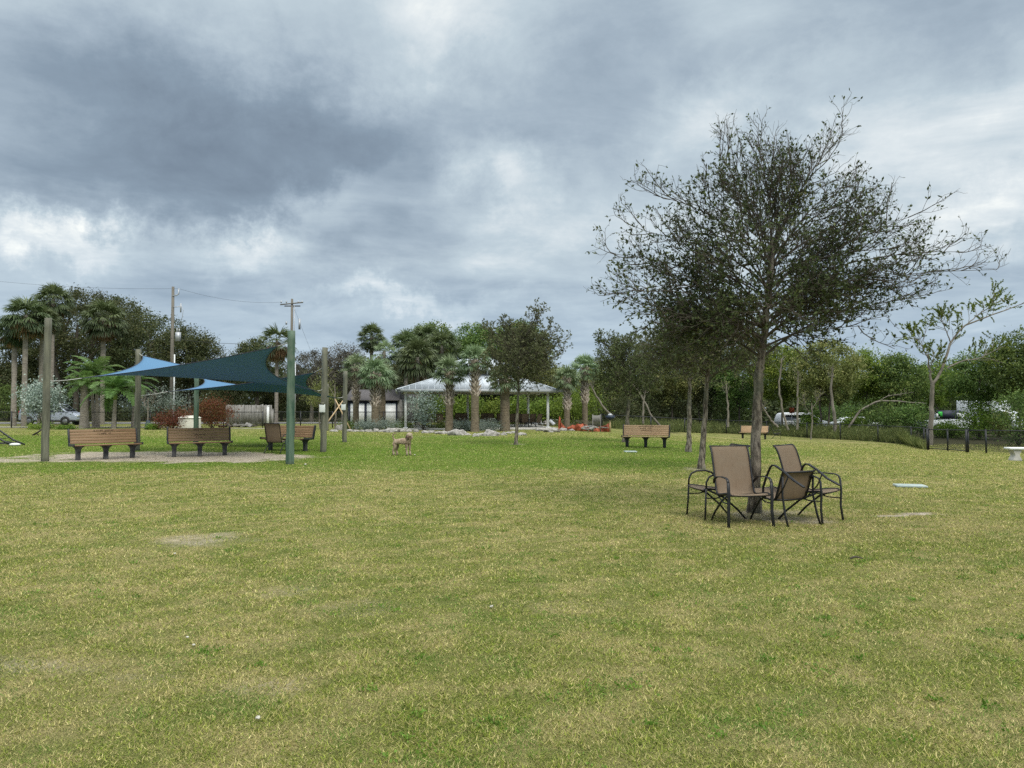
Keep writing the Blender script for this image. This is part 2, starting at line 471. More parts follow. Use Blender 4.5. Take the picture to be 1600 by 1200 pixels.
M['darkblue'] = surf('dark_blue_plastic', (.015, .025, .045), (.03, .045, .08), 5, .5)
M['teal'] = surf('pale_teal_plate', (.27, .34, .32), (.37, .43, .41), 6, .6)
M['greenpl'] = surf('bright_green_panel', (.04, .45, .06), (.06, .55, .08), 3, .5)
M['signred'] = surf('red_mark', (.60, .04, .05), (.70, .06, .07), 3, .5)
M['rope'] = surf('grey_rope', (.35, .35, .33), (.5, .5, .47), 9, .8)
M['fur'] = surf('apricot_fur', (.18, .125, .085), (.44, .34, .24), 26, .95, bump=1.0, bscale=60, c3=(.40, .33, .24), s3=9)
M['furpale'] = surf('pale_fur', (.26, .205, .14), (.48, .40, .29), 26, .95, bump=1.0, bscale=60)
M['furdark'] = surf('brown_fur', (.075, .045, .032), (.17, .11, .08), 30, .95, bump=1.0, bscale=60)
M['nose'] = surf('dark_nose', (.012, .01, .01), (.02, .018, .018), 9, .35)
M['grime'] = surf('pale_litter', (.42, .41, .34), (.6, .58, .5), 20, .8)

# sling fabric: fine woven ribs
m, t = new_mat('tan_sling_fabric')
tcn = t.n('ShaderNodeTexCoord')
v = t.n('ShaderNodeMapping', {'Vector': tcn.outputs['Object'], 'Scale': (1, .12, .12)}).outputs[0]
n1 = t.noise(v, 60, 4, .6); n2 = t.noise(tcn.outputs['Object'], 5, 4, .6)
c = t.mix(n1.outputs[0], (.13, .092, .058), (.27, .195, .13))
c = t.mix(t.n('ShaderNodeMapRange', {'Value': n2.outputs[0], 'From Min': .35, 'From Max': .7}).outputs[0], c, (.215, .165, .115))
p = t.n('ShaderNodeBsdfPrincipled', {'Base Color': c, 'Roughness': .75, 'Specular IOR Level': .3})
tl = t.n('ShaderNodeBsdfTranslucent', {'Color': c})
mx = t.n('ShaderNodeMixShader', {0: .12, 1: p.outputs[0], 2: tl.outputs[0]})
t.n('ShaderNodeOutputMaterial', {'Surface': mx.outputs[0]})
M['sling'] = m
# shade cloth
m, t = new_mat('blue_shade_cloth')
tcn = t.n('ShaderNodeTexCoord')
n1 = t.noise(tcn.outputs['Object'], .9, 4, .5)
c = t.mix(n1.outputs[0], (.115, .25, .41), (.14, .29, .46))
p = t.n('ShaderNodeBsdfPrincipled', {'Base Color': c, 'Roughness': .8, 'Specular IOR Level': .15})
tl = t.n('ShaderNodeBsdfTranslucent', {'Color': (.02, .085, .36, 1)})
mx = t.n('ShaderNodeMixShader', {0: .27, 1: p.outputs[0], 2: tl.outputs[0]})
t.n('ShaderNodeOutputMaterial', {'Surface': mx.outputs[0]})
M['cloth'] = m
# chain link: real wire pattern cut by opacity
m, t = new_mat('black_chain_link')
tcn = t.n('ShaderNodeTexCoord')
sp = t.n('ShaderNodeSeparateXYZ', {0: tcn.outputs['Object']})
a1 = t.math('FRACT', t.math('MULTIPLY', t.math('ADD', sp.outputs[0], sp.outputs[2]), 14.0))
a2 = t.math('FRACT', t.math('MULTIPLY', t.math('SUBTRACT', sp.outputs[0], sp.outputs[2]), 14.0))
wire = t.math('MAXIMUM', t.math('LESS_THAN', a1, .075), t.math('LESS_THAN', a2, .075))
p = t.n('ShaderNodeBsdfPrincipled', {'Base Color': (.015, .018, .018, 1), 'Roughness': .5})
tr = t.n('ShaderNodeBsdfTransparent')
mx = t.n('ShaderNodeMixShader', {0: wire, 1: tr.outputs[0], 2: p.outputs[0]})
t.n('ShaderNodeOutputMaterial', {'Surface': mx.outputs[0]})
M['link'] = m

# ------------------------------------------------------------------ lawn zones
def zone(x, y):
    """returns sand, lush, dry weights in 0..1"""
    x = np.asarray(x, float); y = np.asarray(y, float)
    wob = (fbm(x * .55, y * .55, 3, 4) - .5)
    wob2 = (fbm(x * 2.2, y * 2.2, 11, 3) - .5)
    # worn sand under the shade sails and along its front edge
    e = np.sqrt(((x + 10.7) / 4.9) ** 2 + ((y - 23.3) / 2.9) ** 2)
    s1 = 1 - sst(e + wob * .9 + wob2 * .7, .70, 1.10)
    e2 = np.sqrt(((x + 15) / 6.5) ** 2 + ((y - 21.4) / .65) ** 2)
    s1 = np.maximum(s1, .8 * (1 - sst(e2 + wob * .6 + wob2 * .6, .7, 1.1)))
    def patch(px, py, rx, ry, k):
        g = G(px, py)
        q = np.sqrt(((x - g.x) / rx) ** 2 + ((y - g.y) / ry) ** 2)
        return k * (1 - sst(q + wob2 * 1.3 + wob * .5, .45, 1.05))
    for a in ((330, 842, .8, .55, .55), (70, 1042, .6, .32, .38), (190, 1058, .4, .22, .32), (430, 925, .4, .3, .33), (440, 1070, .3, .18, .33), (860, 945, .8, .25, .22), (560, 950, .5, .3, .25),
              (1428, 803, .42, .24, 1.3), (1392, 806, .26, .16, 1.1), (1225, 812, .75, .45, .6), (1175, 803, .6, .35, .6), (985, 705, 1.1, 1.0, .15), (1265, 686, 2.2, .6, .6),
              (700, 682, 5, .5, .35), (1480, 700, .8, .5, .4), (1240, 800, .5, .3, .5), (810, 694, .5, .7, .5), (1095, 733, .5, .5, .5)):
        s1 = np.maximum(s1, patch(*a))
    # lush watered lawn behind
    edge = 17.3 + wob * 4.5 + np.where(x > 4, (x - 4) * 1.2, 0) - np.where(x < -5, (-5 - x) * .05, 0)
    lush = sst(y + wob2 * 2, edge - .3, edge + 2.4) * (1 - .75 * sst(x, 6, 15)) * (1 - .75 * sst(y + wob * 9, 36, 43)) * (.72 + .8 * (fbm(x * .35, y * .5, 91, 3) - .35))
    lush = np.clip(lush, 0, 1)
    dry = np.clip((fbm(x * .8 + 5, y * .8, 21, 4) - .36) * 2.4, 0, 1) * .45 + .8 * np.clip((fbm(x * 5.1, y * 5.1, 31, 4) - .45) * 5, 0, 1)
    q = np.sqrt(((x - 3.6) / 3.2) ** 2 + ((y - 10) / 1.8) ** 2)
    dry = np.clip(dry + .35 * (1 - sst(q, .4, 1.1)), 0, 1)
    return s1, lush, np.clip(dry, 0, 1) * (1 - .8 * lush)
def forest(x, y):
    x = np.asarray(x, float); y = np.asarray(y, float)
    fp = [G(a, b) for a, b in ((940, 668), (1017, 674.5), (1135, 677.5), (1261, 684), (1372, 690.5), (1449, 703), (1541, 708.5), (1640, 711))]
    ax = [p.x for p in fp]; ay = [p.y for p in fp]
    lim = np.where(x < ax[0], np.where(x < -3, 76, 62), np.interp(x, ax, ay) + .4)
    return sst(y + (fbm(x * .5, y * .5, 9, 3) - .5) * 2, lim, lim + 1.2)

xs = np.concatenate([-np.geomspace(700, 32, 14), np.arange(-30, 30.01, .25), np.geomspace(32, 700, 14)])
ys = np.concatenate([[-300, -80, -20, -6], np.arange(-3, 14, .14), np.arange(14, 52, .3), np.geomspace(53, 900, 26)])
X, Y = np.meshgrid(xs, ys)
Z = gz(X, Y) + (fbm(X * .9, Y * .9, 5, 3) - .5) * .035 * (Y < 60)
nx, ny = len(xs), len(ys)
I = np.arange(nx * ny).reshape(ny, nx)
q = np.stack([I[:-1, :-1], I[:-1, 1:], I[1:, 1:], I[1:, :-1]], -1).reshape(-1, 4)
s_, l_, d_ = zone(X.ravel(), Y.ravel())
mb = MB().add(np.stack([X.ravel(), Y.ravel(), Z.ravel()], 1), q)
m, t = new_mat('lawn_ground')
ta = t.n('ShaderNodeAttribute', attribute_name='tint')
sp = t.n('ShaderNodeSeparateColor', {0: ta.outputs['Color']})
geo = t.n('ShaderNodeNewGeometry')
pos = geo.outputs['Position']
nf = t.noise(pos, 55, 6, .7); nm = t.noise(pos, 7, 5, .65); nl = t.noise(pos, .9, 4, .6); nt = t.noise(pos, 170, 3, .7)
green = t.mix(t.n('ShaderNodeMapRange', {'Value': nt.outputs[0], 'From Min': .42, 'From Max': .58}).outputs[0], (.025, .033, .008), (.23, .26, .065))
straw = t.mix(t.n('ShaderNodeMapRange', {'Value': nt.outputs[0], 'From Min': .38, 'From Max': .62}).outputs[0], (.10, .085, .035), (.44, .38, .17))
fdry = t.math('ADD', sp.outputs[2], t.math('MULTIPLY_ADD', nm.outputs[0], 1.2, -.60), clamp=True)
c = t.mix(fdry, green, straw)
lushc = t.mix(nf.outputs[0], (.06, .10, .012), (.14, .20, .028))
c = t.mix(t.math('ADD', sp.outputs[1], t.math('MULTIPLY_ADD', nl.outputs[0], .6, -.3), clamp=True), c, lushc)
sandc = t.mix(t.n('ShaderNodeMapRange', {'Value': nm.outputs[0], 'From Min': .35, 'From Max': .65}).outputs[0], (.27, .225, .165), (.52, .46, .37))
sandc = t.mix(t.n('ShaderNodeMapRange', {'Value': nf.outputs[0], 'From Min': .55, 'From Max': .72}).outputs[0], sandc, (.13, .105, .08))
fs = t.math('MULTIPLY_ADD', t.math('ADD', sp.outputs[0], t.math('MULTIPLY_ADD', nf.outputs[0], 2.4, -1.2)), 1.7, -.42, clamp=True)
fs = t.math('MULTIPLY', fs, t.math('GREATER_THAN', sp.outputs[0], .02))
c = t.mix(fs, c, sandc)
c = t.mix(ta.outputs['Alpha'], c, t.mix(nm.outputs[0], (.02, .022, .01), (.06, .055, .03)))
p = t.n('ShaderNodeBsdfPrincipled', {'Base Color': c, 'Roughness': .95, 'Specular IOR Level': .1})
bh = t.math('ADD', nf.outputs[0], t.math('MULTIPLY', nt.outputs[0], .4))
b = t.n('ShaderNodeBump', {'Height': bh, 'Strength': .8, 'Distance': .03})
t.t.links.new(b.outputs[0], p.inputs['Normal'])
t.n('ShaderNodeOutputMaterial', {'Surface': p.outputs[0]})
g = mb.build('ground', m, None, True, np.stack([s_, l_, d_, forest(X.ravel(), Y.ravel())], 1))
tag(g, kind='structure')

# ------------------------------------------------------------------ grass blades
rng = np.random.default_rng(7)
NB = 2500000
yy = np.linspace(1.9, 48, 4000)
pdf = (yy * .75 + .9) * yy ** -1.72
cdf = np.cumsum(pdf); cdf /= cdf[-1]
by = np.interp(rng.random(NB), cdf, yy)
bx = (rng.random(NB) * 2 - 1) * (by * .74 + .9)
sa, lu, dr = zone(bx, by)
hgt = fbm(bx * 2.3, by * 2.3, 41, 3)
tuft = fbm(bx * 22, by * 22, 43, 2)
keep = rng.random(NB) < np.clip(1.05 - sa * 1.1, 0.06, 1) * (0.25 + 1.0 * tuft)
bx, by, sa, lu, dr, hgt, tuft = [a[keep] for a in (bx, by, sa, lu, dr, hgt, tuft)]
N = len(bx)
L = (.012 + .015 * rng.random(N)) * (.5 + 1.0 * hgt) * (.6 + .8 * tuft) * (1 - .35 * sa)
wd = .0020 * (np.maximum(by, 3) / 3) ** .72 * (.7 + .6 * rng.random(N))
L = L * (1 + .10 * np.sqrt(np.maximum(by - 3, 0)))
L = np.minimum(L, .065)
az = rng.random(N) * 2 * PI + 3 * fbm(bx * 3, by * 3, 51, 2)
el = .04 + .85 * rng.random(N)
D = np.stack([np.cos(az) * np.cos(el), np.sin(az) * np.cos(el), np.sin(el)], 1)
a2 = rng.random(N) * PI
S = np.stack([np.cos(a2), np.sin(a2), np.zeros(N)], 1)
bz = gz(bx, by) + (fbm(bx * .9, by * .9, 5, 3) - .5) * .035
B = np.stack([bx, by, bz - .002], 1)
V = np.stack([B - S * wd[:, None], B + S * wd[:, None], B + D * L[:, None] * 1.2], 1).reshape(-1, 3)
# colours: living green, straw, lush
mixr = rng.random(N)
isdry = mixr < (.30 + .30 * dr + .2 * sa) * (1 - .6 * lu)
gA = np.array([.065, .12, .012]); gB = np.array([.34, .39, .07])
r1 = rng.random((N, 1))
cg = gA + (gB - gA) * r1
cs = np.array([.34, .30, .10]) + (np.array([.64, .57, .27]) - np.array([.34, .30, .10])) * r1
cl_ = np.array([.085, .16, .015]) + (np.array([.21, .34, .038]) - np.array([.085, .16, .015])) * r1
C = np.where(isdry[:, None], cs, cg * (1 - lu[:, None]) + cl_ * lu[:, None])
deep = np.clip((fbm(bx * 3.7, by * 3.7, 61, 4) - .58) * 9, 0, 1)[:, None] * (1 - isdry[:, None])
C = C * (1 - deep * .6) + np.array([.085, .21, .03]) * deep * .6
C = C * (.55 + .95 * rng.random((N, 1)))
C = np.concatenate([C, np.ones((N, 1))], 1)
m, t = new_mat('grass_blade')
ta = t.n('ShaderNodeAttribute', attribute_name='tint')
p = t.n('ShaderNodeBsdfPrincipled', {'Base Color': ta.outputs['Color'], 'Roughness': .7, 'Specular IOR Level': .15})
tl = t.n('ShaderNodeBsdfTranslucent', {'Color': ta.outputs['Color']})
mx = t.n('ShaderNodeMixShader', {0: .3, 1: p.outputs[0], 2: tl.outputs[0]})
t.n('ShaderNodeOutputMaterial', {'Surface': mx.outputs[0]})
mb = MB().add(V, np.arange(N * 3).reshape(N, 3))
tag(mb.build('grass', m, None, False, np.repeat(C, 3, 0)), 'short mown lawn of mixed green and straw blades', 'grass', kind='stuff')
del V, C, B, D, S
# broad leaved weeds and clover clumps in the turf, plus dead tufts
rng = np.random.default_rng(15)
n = 300
wy = 2.6 + 16 * rng.random(n) ** 1.5
wx = (rng.random(n) * 2 - 1) * (wy * .74 + .5)
k_ = fbm(wx * .7, wy * .7, 71, 3) + .06 * (wx > 0)
wx, wy = wx[k_ > .47], wy[k_ > .47]
mb = MB()
cen = np.stack([wx, wy, gz(wx, wy) + (fbm(wx * .9, wy * .9, 5, 3) - .5) * .035], 1)
rad = .02 + .05 * rng.random(len(cen)) ** 2
per = 34
g = rng.normal(size=(len(cen), per, 3)) * rad[:, None, None] * np.array([1.4, 1, .0]) + cen[:, None]
g[..., 2] += rng.random(g.shape[:2]) * .022
up_ = np.zeros((len(cen) * per, 3)); up_[:, 2] = .5
mb.leaves(g.reshape(-1, 3), .019, rng, .6, up_, np.clip(np.repeat(rng.random(len(cen)), per) * .6 + .4 * rng.random(len(cen) * per), 0, 1))
TURFWEED = mb

m_ = leafmat('turf_weed_leaf', [(0, (.07, .15, .015)), (.5, (.12, .25, .03)), (1, (.22, .36, .06))], .3)
tag(TURFWEED.build('turf_weeds', m_), 'small fresh green broad leaved weeds scattered through the near lawn', 'weeds', kind='stuff')
# ------------------------------------------------------------------ branching and foliage generators
def unit(a):
    return a / (np.linalg.norm(a, axis=-1, keepdims=True) + 1e-9)
def spawn(rng, P, per, L, ang, trop, k=4, tmin=.25, wob=.25, outward=None, taperL=.5):
    """children for polylines P (N,k0,3)"""
    N, k0, _ = P.shape
    t = tmin + (1 - tmin) * (np.arange(per)[None] + rng.random((N, per))) / per
    f = t * (k0 - 1); i = np.minimum(f.astype(int), k0 - 2); fr = (f - i)[..., None]
    ar = np.arange(N)[:, None]
    p0 = P[ar, i] * (1 - fr) + P[ar, i + 1] * fr
    tg = unit(P[ar, i + 1] - P[ar, i])
    rd = rng.normal(size=tg.shape)
    pr = unit(rd - (rd * tg).sum(-1, keepdims=True) * tg)
    A = np.radians(ang) * (.6 + .8 * rng.random(t.shape))[..., None]
    d = tg * np.cos(A) + pr * np.sin(A)
    d[..., 2] += trop
    if outward is not None:
        d = d + outward[0] * unit(p0 - np.array(outward[1]))
    d = unit(d)
    LL = (L * (1 - taperL * t) * (.6 + .8 * rng.random(t.shape)))[..., None]
    pts = [p0]
    for _ in range(k - 1):
        d = unit(d + rng.normal(size=d.shape) * wob + np.array([0, 0, trop * .35]))
        pts.append(pts[-1] + d * LL / (k - 1))
    return np.stack(pts, 2).reshape(N * per, k, 3)
def along(rng, P, n, tmin=.2):
    N, k0, _ = P.shape
    t = tmin + (1 - tmin) * rng.random((N, n))
    f = t * (k0 - 1); i = np.minimum(f.astype(int), k0 - 2); fr = (f - i)[..., None]
    ar = np.arange(N)[:, None]
    p = P[ar, i] * (1 - fr) + P[ar, i + 1] * fr
    return p.reshape(-1, 3), unit(P[ar, i + 1] - P[ar, i]).reshape(-1, 3)
def lin(a, b, k, N):
    return np.broadcast_to(np.linspace(a, b, k)[None], (N, k))
def limb(rng, a, b, k=9, sag=.15, jit=.03):
    a = np.array(a, float); b = np.array(b, float)
    t = np.linspace(0, 1, k)[:, None]
    L = np.linalg.norm(b - a)
    c = a + (b - a) * .4 + np.array([0, 0, sag * L])
    p = a * (1 - t) ** 2 + 2 * c * t * (1 - t) + b * t ** 2
    j = np.cumsum(rng.normal(size=(k, 3)) * jit * L, 0) * np.linspace(0, 1, k)[:, None] * (1 - .5 * np.linspace(0, 1, k)[:, None])
    return p + j * .5
def oak(name, label, base, trunk, r0, ends, seed, fork=-2, n2=12, n3=6, n4=2, L2=.9, L3=.42, L4=.2, leaf=.05, per=5, tw=.0035, mats=('bark', 'twig', 'oakleaf'), group='young oaks on the lawn', bare=None, trop=.22, clus=None):
    """trunk: list of local points (last one is the fork zone top); ends: local limb end points"""
    rng = np.random.default_rng(seed)
    o = thing(name, label, 'tree', base, 0, group)
    tp = np.array(trunk, float)
    mb = MB()
    # flared trunk
    dense = []
    for a, b in zip(tp[:-1], tp[1:]):
        for q in range(6):
            dense.append(a + (b - a) * q / 6)
    dense.append(tp[-1]); dense = np.array(dense)
    tt = np.linspace(0, 1, len(dense))
    dense[:, :2] += (rng.normal(size=(len(dense), 2)) * r0 * .10)
    rad = r0 * (1 - .5 * tt) * (1 + .55 * np.exp(-tt * 18)) * (1 + .06 * rng.normal(size=len(dense)))
    rad[-1] *= .5
    dense[0, 2] -= .05
    mb.tubes(dense[None], rad[None], 14)
    zt = dense[:, 2]
    limbs = []; lr = []
    for e in ends:
        e = np.array(e, float)
        # start height: wide limbs start low
        top = zt[-1]; low = tp[fork][2]
        rel = np.clip((e[2] - low) / max(.1, (max(q[2] for q in ends) - low)), 0, 1)
        zs = low + (top - low) * np.clip(rel * .95 + rng.normal() * .10, 0, 1)
        j = int(np.argmin(abs(zt - zs)))
        limbs.append(limb(rng, dense[j], e, sag=.13 + .1 * rng.random(), jit=.028))
        lr.append(rad[j] * (.28 + .24 * rng.random() ** 2))
    limbs = np.array(limbs)
    lrad = np.stack([max(.0035, a * .07) + (a - max(.0035, a * .07)) * (1 - np.linspace(0, 1, limbs.shape[1])) ** 1.5 for a in lr])
    mb.build('trunk', M[mats[0]], o, True)
    cen = tp[-1]
    b2 = spawn(rng, limbs, n2, L2, 42, trop, 6, .22, .16, (.35, cen))
    b3 = spawn(rng, b2, n3, L3, 45, trop, 5, .15, .2, (.25, cen))
    tm = MB()
    tm.tubes(limbs, lrad, 7)
    tm.tubes(b2, lin(tw * 3.2, tw * 1.3, 6, len(b2)), 4)
    tm.tubes(b3, lin(tw * 1.6, tw * .8, 5, len(b3)), 3)
    P4 = b3
    if n4:
        b4 = spawn(rng, b3, n4, L4, 50, trop * .6, 4, .2, .25)
        tm.tubes(b4, lin(tw * 1.0, tw * .6, 4, len(b4)), 3)
        P4 = b4
    tm.build('branches', M[mats[1]], o)
    lm = MB()
    p, dd = along(rng, P4, max(1, per // 2), .35)
    p2, dd2 = along(rng, b3, max(1, per // 3))
    p = np.repeat(np.concatenate([p, p2]), 3, 0); dd = np.repeat(np.concatenate([dd, dd2]), 3, 0)
    p = p + rng.normal(size=p.shape) * leaf * .12
    if bare is not None:
        # outer twigs lose most of their leaves
        q = np.linalg.norm((p - np.array(bare[0])) / np.array(bare[1]), axis=1)
        k = rng.random(len(p)) < np.clip(1.25 - bare[2] * q, .12, 1)
        p, dd = p[k], dd[k]
    hue = np.clip(rng.random(len(p)) * .75 + .25 * vnoise(p[:, 0] * 3, p[:, 2] * 3, seed), 0, 1)
    lm.leaves(p, leaf, rng, .5, dd, hue)
    lm.build('crown', M[mats[2]], o)
    return o
def clump_pts(rng, c, rad, nc, cr, per, shell=.55, flat=.8):
    """leaf positions in clumps spread over an ellipsoid"""
    u = unit(rng.normal(size=(nc, 3)))
    rr = (shell + (1 - shell) * rng.random((nc, 1)) ** .6)
    cc = np.array(c) + u * rr * np.array(rad)
    s = cr * (.6 + .8 * rng.random((nc, 1, 1)))
    g = rng.normal(size=(nc, per, 3)) * s * np.array([.5, .5, .5 * flat])
    tone = np.repeat(rng.random(nc), per)
    return (cc[:, None, :] + g).reshape(-1, 3), tone, cc
def bush_leaves(mb, rng, c, rad, nc, cr, per, size, aspect=.55, shell=.5, flat=.8):
    p, tone, cc = clump_pts(rng, c, rad, nc, cr, per, shell, flat)
    mb.leaves(p, size, rng, aspect, None, np.clip(tone * .55 + rng.random(len(p)) * .5, 0, 1))
    return cc

def bgtree(name, label, base, H, W, seed, mat='ever', trunk_h=.3, leaf=.16, dens=1.0, group=None, bark='darkbark', cat='tree', tr=None, nt=1, depth=None, lean=0, open_=0, low=None):
    """broad-leaved tree: tapered trunk, limbs into leaf clumps"""
    rng = np.random.default_rng(seed)
    o = thing(name, label, cat, base, 0, group)
    rx = W / 2; ry = (depth or W) / 2
    z0 = H * trunk_h if low is None else low
    rz_ = (H - z0) / 2 * .92
    cen = np.array([lean, 0, z0 + (H - z0) / 2])
    crown = MB()
    A = (rx * rz_)
    nc = int(max(14, 12 * A * dens / (1 + .35 * open_)) )
    nc = min(nc, 150)
    cr = .62 * math.sqrt(A) / (nc ** .5) * 2.9
    per = int(135 * (.16 / leaf) ** .4)
    cc = bush_leaves(crown, rng, cen, (rx * .86, ry * .86, rz_ * .88), nc, cr, per, leaf, .62, .35)
    # ragged twiggy outline
    u = unit(rng.normal(size=(nc * 3, 3))); u[:, 2] = abs(u[:, 2]) * 1.0 - .2
    tips = cen + u * np.array([rx, ry, rz_]) * (.92 + .2 * rng.random((len(u), 1)))
    g = (tips[:, None] + rng.normal(size=(len(u), 10, 3)) * leaf * 1.1).reshape(-1, 3)
    crown.leaves(g, leaf, rng, .5)
    crown.build('crown', M[mat], o)
    tm = MB()
    r = tr or (.028 * H + .03)
    for i in range(nt):
        bx_ = (rng.random() - .5) * W * .25 * (nt > 1); by_ = (rng.random() - .5) * W * .2 * (nt > 1)
        top = np.array([bx_ * 2 + lean * .8, by_ * 2, z0 + (H - z0) * .55])
        tp = limb(rng, (bx_, by_, -.1), top, 9, .0, .035)
        tm.tubes(tp[None], np.linspace(r, r * .35, 9)[None], 8)
        sel = cc[rng.permutation(len(cc))[:max(5, int(12 / nt))]]
        lb = np.array([limb(rng, tp[4 + int(rng.integers(0, 4))], e, 7, .05, .05) for e in sel])
        tm.tubes(lb, np.broadcast_to(np.linspace(r * .4, r * .08, 7)[None], (len(lb), 7)), 5)
    tm.build('trunk', M[bark], o, True)
    return o
def shrub(name, label, base, W, D_, H, seed, mat, leaf=.08, nc=40, per=90, group=None, cat='shrub', low=.0):
    rng = np.random.default_rng(seed)
    o = thing(name, label, cat, base, 0, group)
    mb = MB()
    cr = .9 * (W * D_ * H) ** (1 / 3) / nc ** (1 / 3)
    cc = bush_leaves(mb, rng, (0, 0, H * .52 + low * .5), (W / 2 * .85, D_ / 2 * .85, (H - low) * .45), nc, cr, per, leaf, .5, .35)
    mb.build('foliage', M[mat], o)
    tm = MB()
    k = min(len(cc), 9)
    lb = np.array([limb(rng, (rng.normal() * .05, rng.normal() * .05, -.02), cc[i], 6, .0, .04) for i in range(k)])
    tm.tubes(lb, np.broadcast_to(np.linspace(.03, .008, 6)[None], (k, 6)), 5)
    tm.build('stem', M['darkbark'], o)
    return o
def fan_frond(mb, dead, rng, o, az, el, pl, fl, n=20, tone=.5, spread=2.0, droop=.55, w=.035):
    d = np.array([math.cos(az) * math.cos(el), math.sin(az) * math.cos(el), math.sin(el)])
    side = unit(np.cross(d, np.array([0, 0, 1.0]) + 1e-3))
    up = np.cross(side, d)
    k = 5
    t = np.linspace(0, 1, k)[:, None]
    pet = o + d * pl * t + np.array([0, 0, -1.0]) * (t ** 2) * pl * .22
    mb.tubes(pet[None], np.linspace(.022, .012, k)[None], 3, rnd=[tone])
    c = pet[-1]
    d2 = unit(pet[-1] - pet[-2])
    a = np.linspace(-spread, spread, n)
    cup = .25 + .2 * rng.random()
    dirs = unit(np.cos(a)[:, None] * d2 + np.sin(a)[:, None] * side - cup * (abs(np.sin(a))[:, None]) * up + rng.normal(size=(n, 3)) * .06)
    L = fl * (1 - .25 * (abs(a) / spread) ** 2) * (.88 + .2 * rng.random(n))
    L = L[:, None]
    mid = c + dirs * L * .6
    tip = mid + unit(dirs + np.array([0, 0, -1.0]) * droop * (.6 + .8 * rng.random((n, 1)))) * L * .42
    sd = unit(np.cross(dirs, up)) * w
    base = c + dirs * L * .05
    V = np.stack([base - sd * .3, base + sd * .3, mid + sd, mid - sd, tip + sd * .12, tip - sd * .12], 1).reshape(-1, 3)
    f = np.arange(n)[:, None] * 6
    mb.add(V, np.concatenate([f + np.array([[0, 1, 2, 3]]), f + np.array([[3, 2, 4, 5]])]), np.clip(tone + rng.normal(size=n * 6) * .08, 0, 1))
def sabal(name, label, base, H, seed, r=.17, crown=1.0, boots=(.45, 1.0), skirt=0, lowmat='palmtrunk', leafmat_='fan', nf=30, lean=(0, 0), group=None, spiky=0.0):
    rng = np.random.default_rng(seed)
    o = thing(name, label, 'palm', base, rng.random() * 6, group)
    k = 16
    t = np.linspace(0, 1, k)
    cx = lean[0] * t ** 1.6; cy = lean[1] * t ** 1.6
    P = np.stack([cx, cy, -.1 + (H + .1) * t], 1)
    rad = r * (1 + .18 * np.exp(-t * 8) + rng.normal(size=k) * .03)
    rad[-1] *= .7
    mb = MB(); mb.tubes(P[None], rad[None], 14)
    mb.build('trunk', M[lowmat], o, True)
    if boots:
        bb = MB(); z = boots[0] * H
        i = 0
        while z < boots[1] * H - .02:
            tt = z / H
            c = np.array([lean[0] * tt ** 1.6, lean[1] * tt ** 1.6, z])
            for q in range(4):
                a = i * .785 + q * PI / 2 + rng.normal() * .06
                if rng.random() < .08: continue
                dx = np.array([math.cos(a), math.sin(a), 0]); s2 = np.array([-math.sin(a), math.cos(a), 0])
                hh = .22 + .10 * rng.random(); tilt = (1 if q % 2 else -1) * .32
                w1, w2 = .085, .035
                o1 = c + dx * (r * .92); o2 = c + dx * (r * 1.62 + .05 * rng.random()) + np.array([0, 0, hh]) + s2 * hh * tilt
                th = dx * .03
                V = [o1 - s2 * w1, o1 + s2 * w1, o1 + s2 * w1 - th, o1 - s2 * w1 - th, o2 - s2 * w2, o2 + s2 * w2, o2 + s2 * w2 - th, o2 - s2 * w2 - th]
                bb.add(V, np.array([[0, 1, 5, 4], [1, 2, 6, 5], [2, 3, 7, 6], [3, 0, 4, 7], [4, 5, 6, 7]]))
            i += 1; z += .085
        bb.build('boots', M['boot'], o)
    top = P[-1]
    fm = MB(); dm = MB()
    for j in range(nf):
        f = j / (nf - 1)
        az = j * 2.39996 + rng.normal() * .15
        el = R(84 - 128 * f ** .9 + rng.normal() * 8) if not spiky else R(86 - 95 * f + rng.normal() * 8)
        pl = crown * (.55 + .35 * math.sin(f * PI * .8 + .3)) * (1 - .25 * spiky)
        fan_frond(fm, False, rng, top + np.array([0, 0, -.25 * f]), az, el, pl, crown * .78, 22, .25 + .6 * (1 - f) + rng.normal() * .1, 1.75, .5 + .4 * f, .034 * crown)
    fm.build('fronds', M[leafmat_], o)
    if skirt:
        for j in range(skirt):
            az = rng.random() * 2 * PI
            fan_frond(dm, True, rng, top + np.array([0, 0, -.15]), az, R(-12 - 62 * rng.random()), crown * .62, crown * .78, 16, rng.random(), 1.3, 1.3, .036 * crown)
        dm.build('dead_fronds', M['deadfan'], o)
    return o
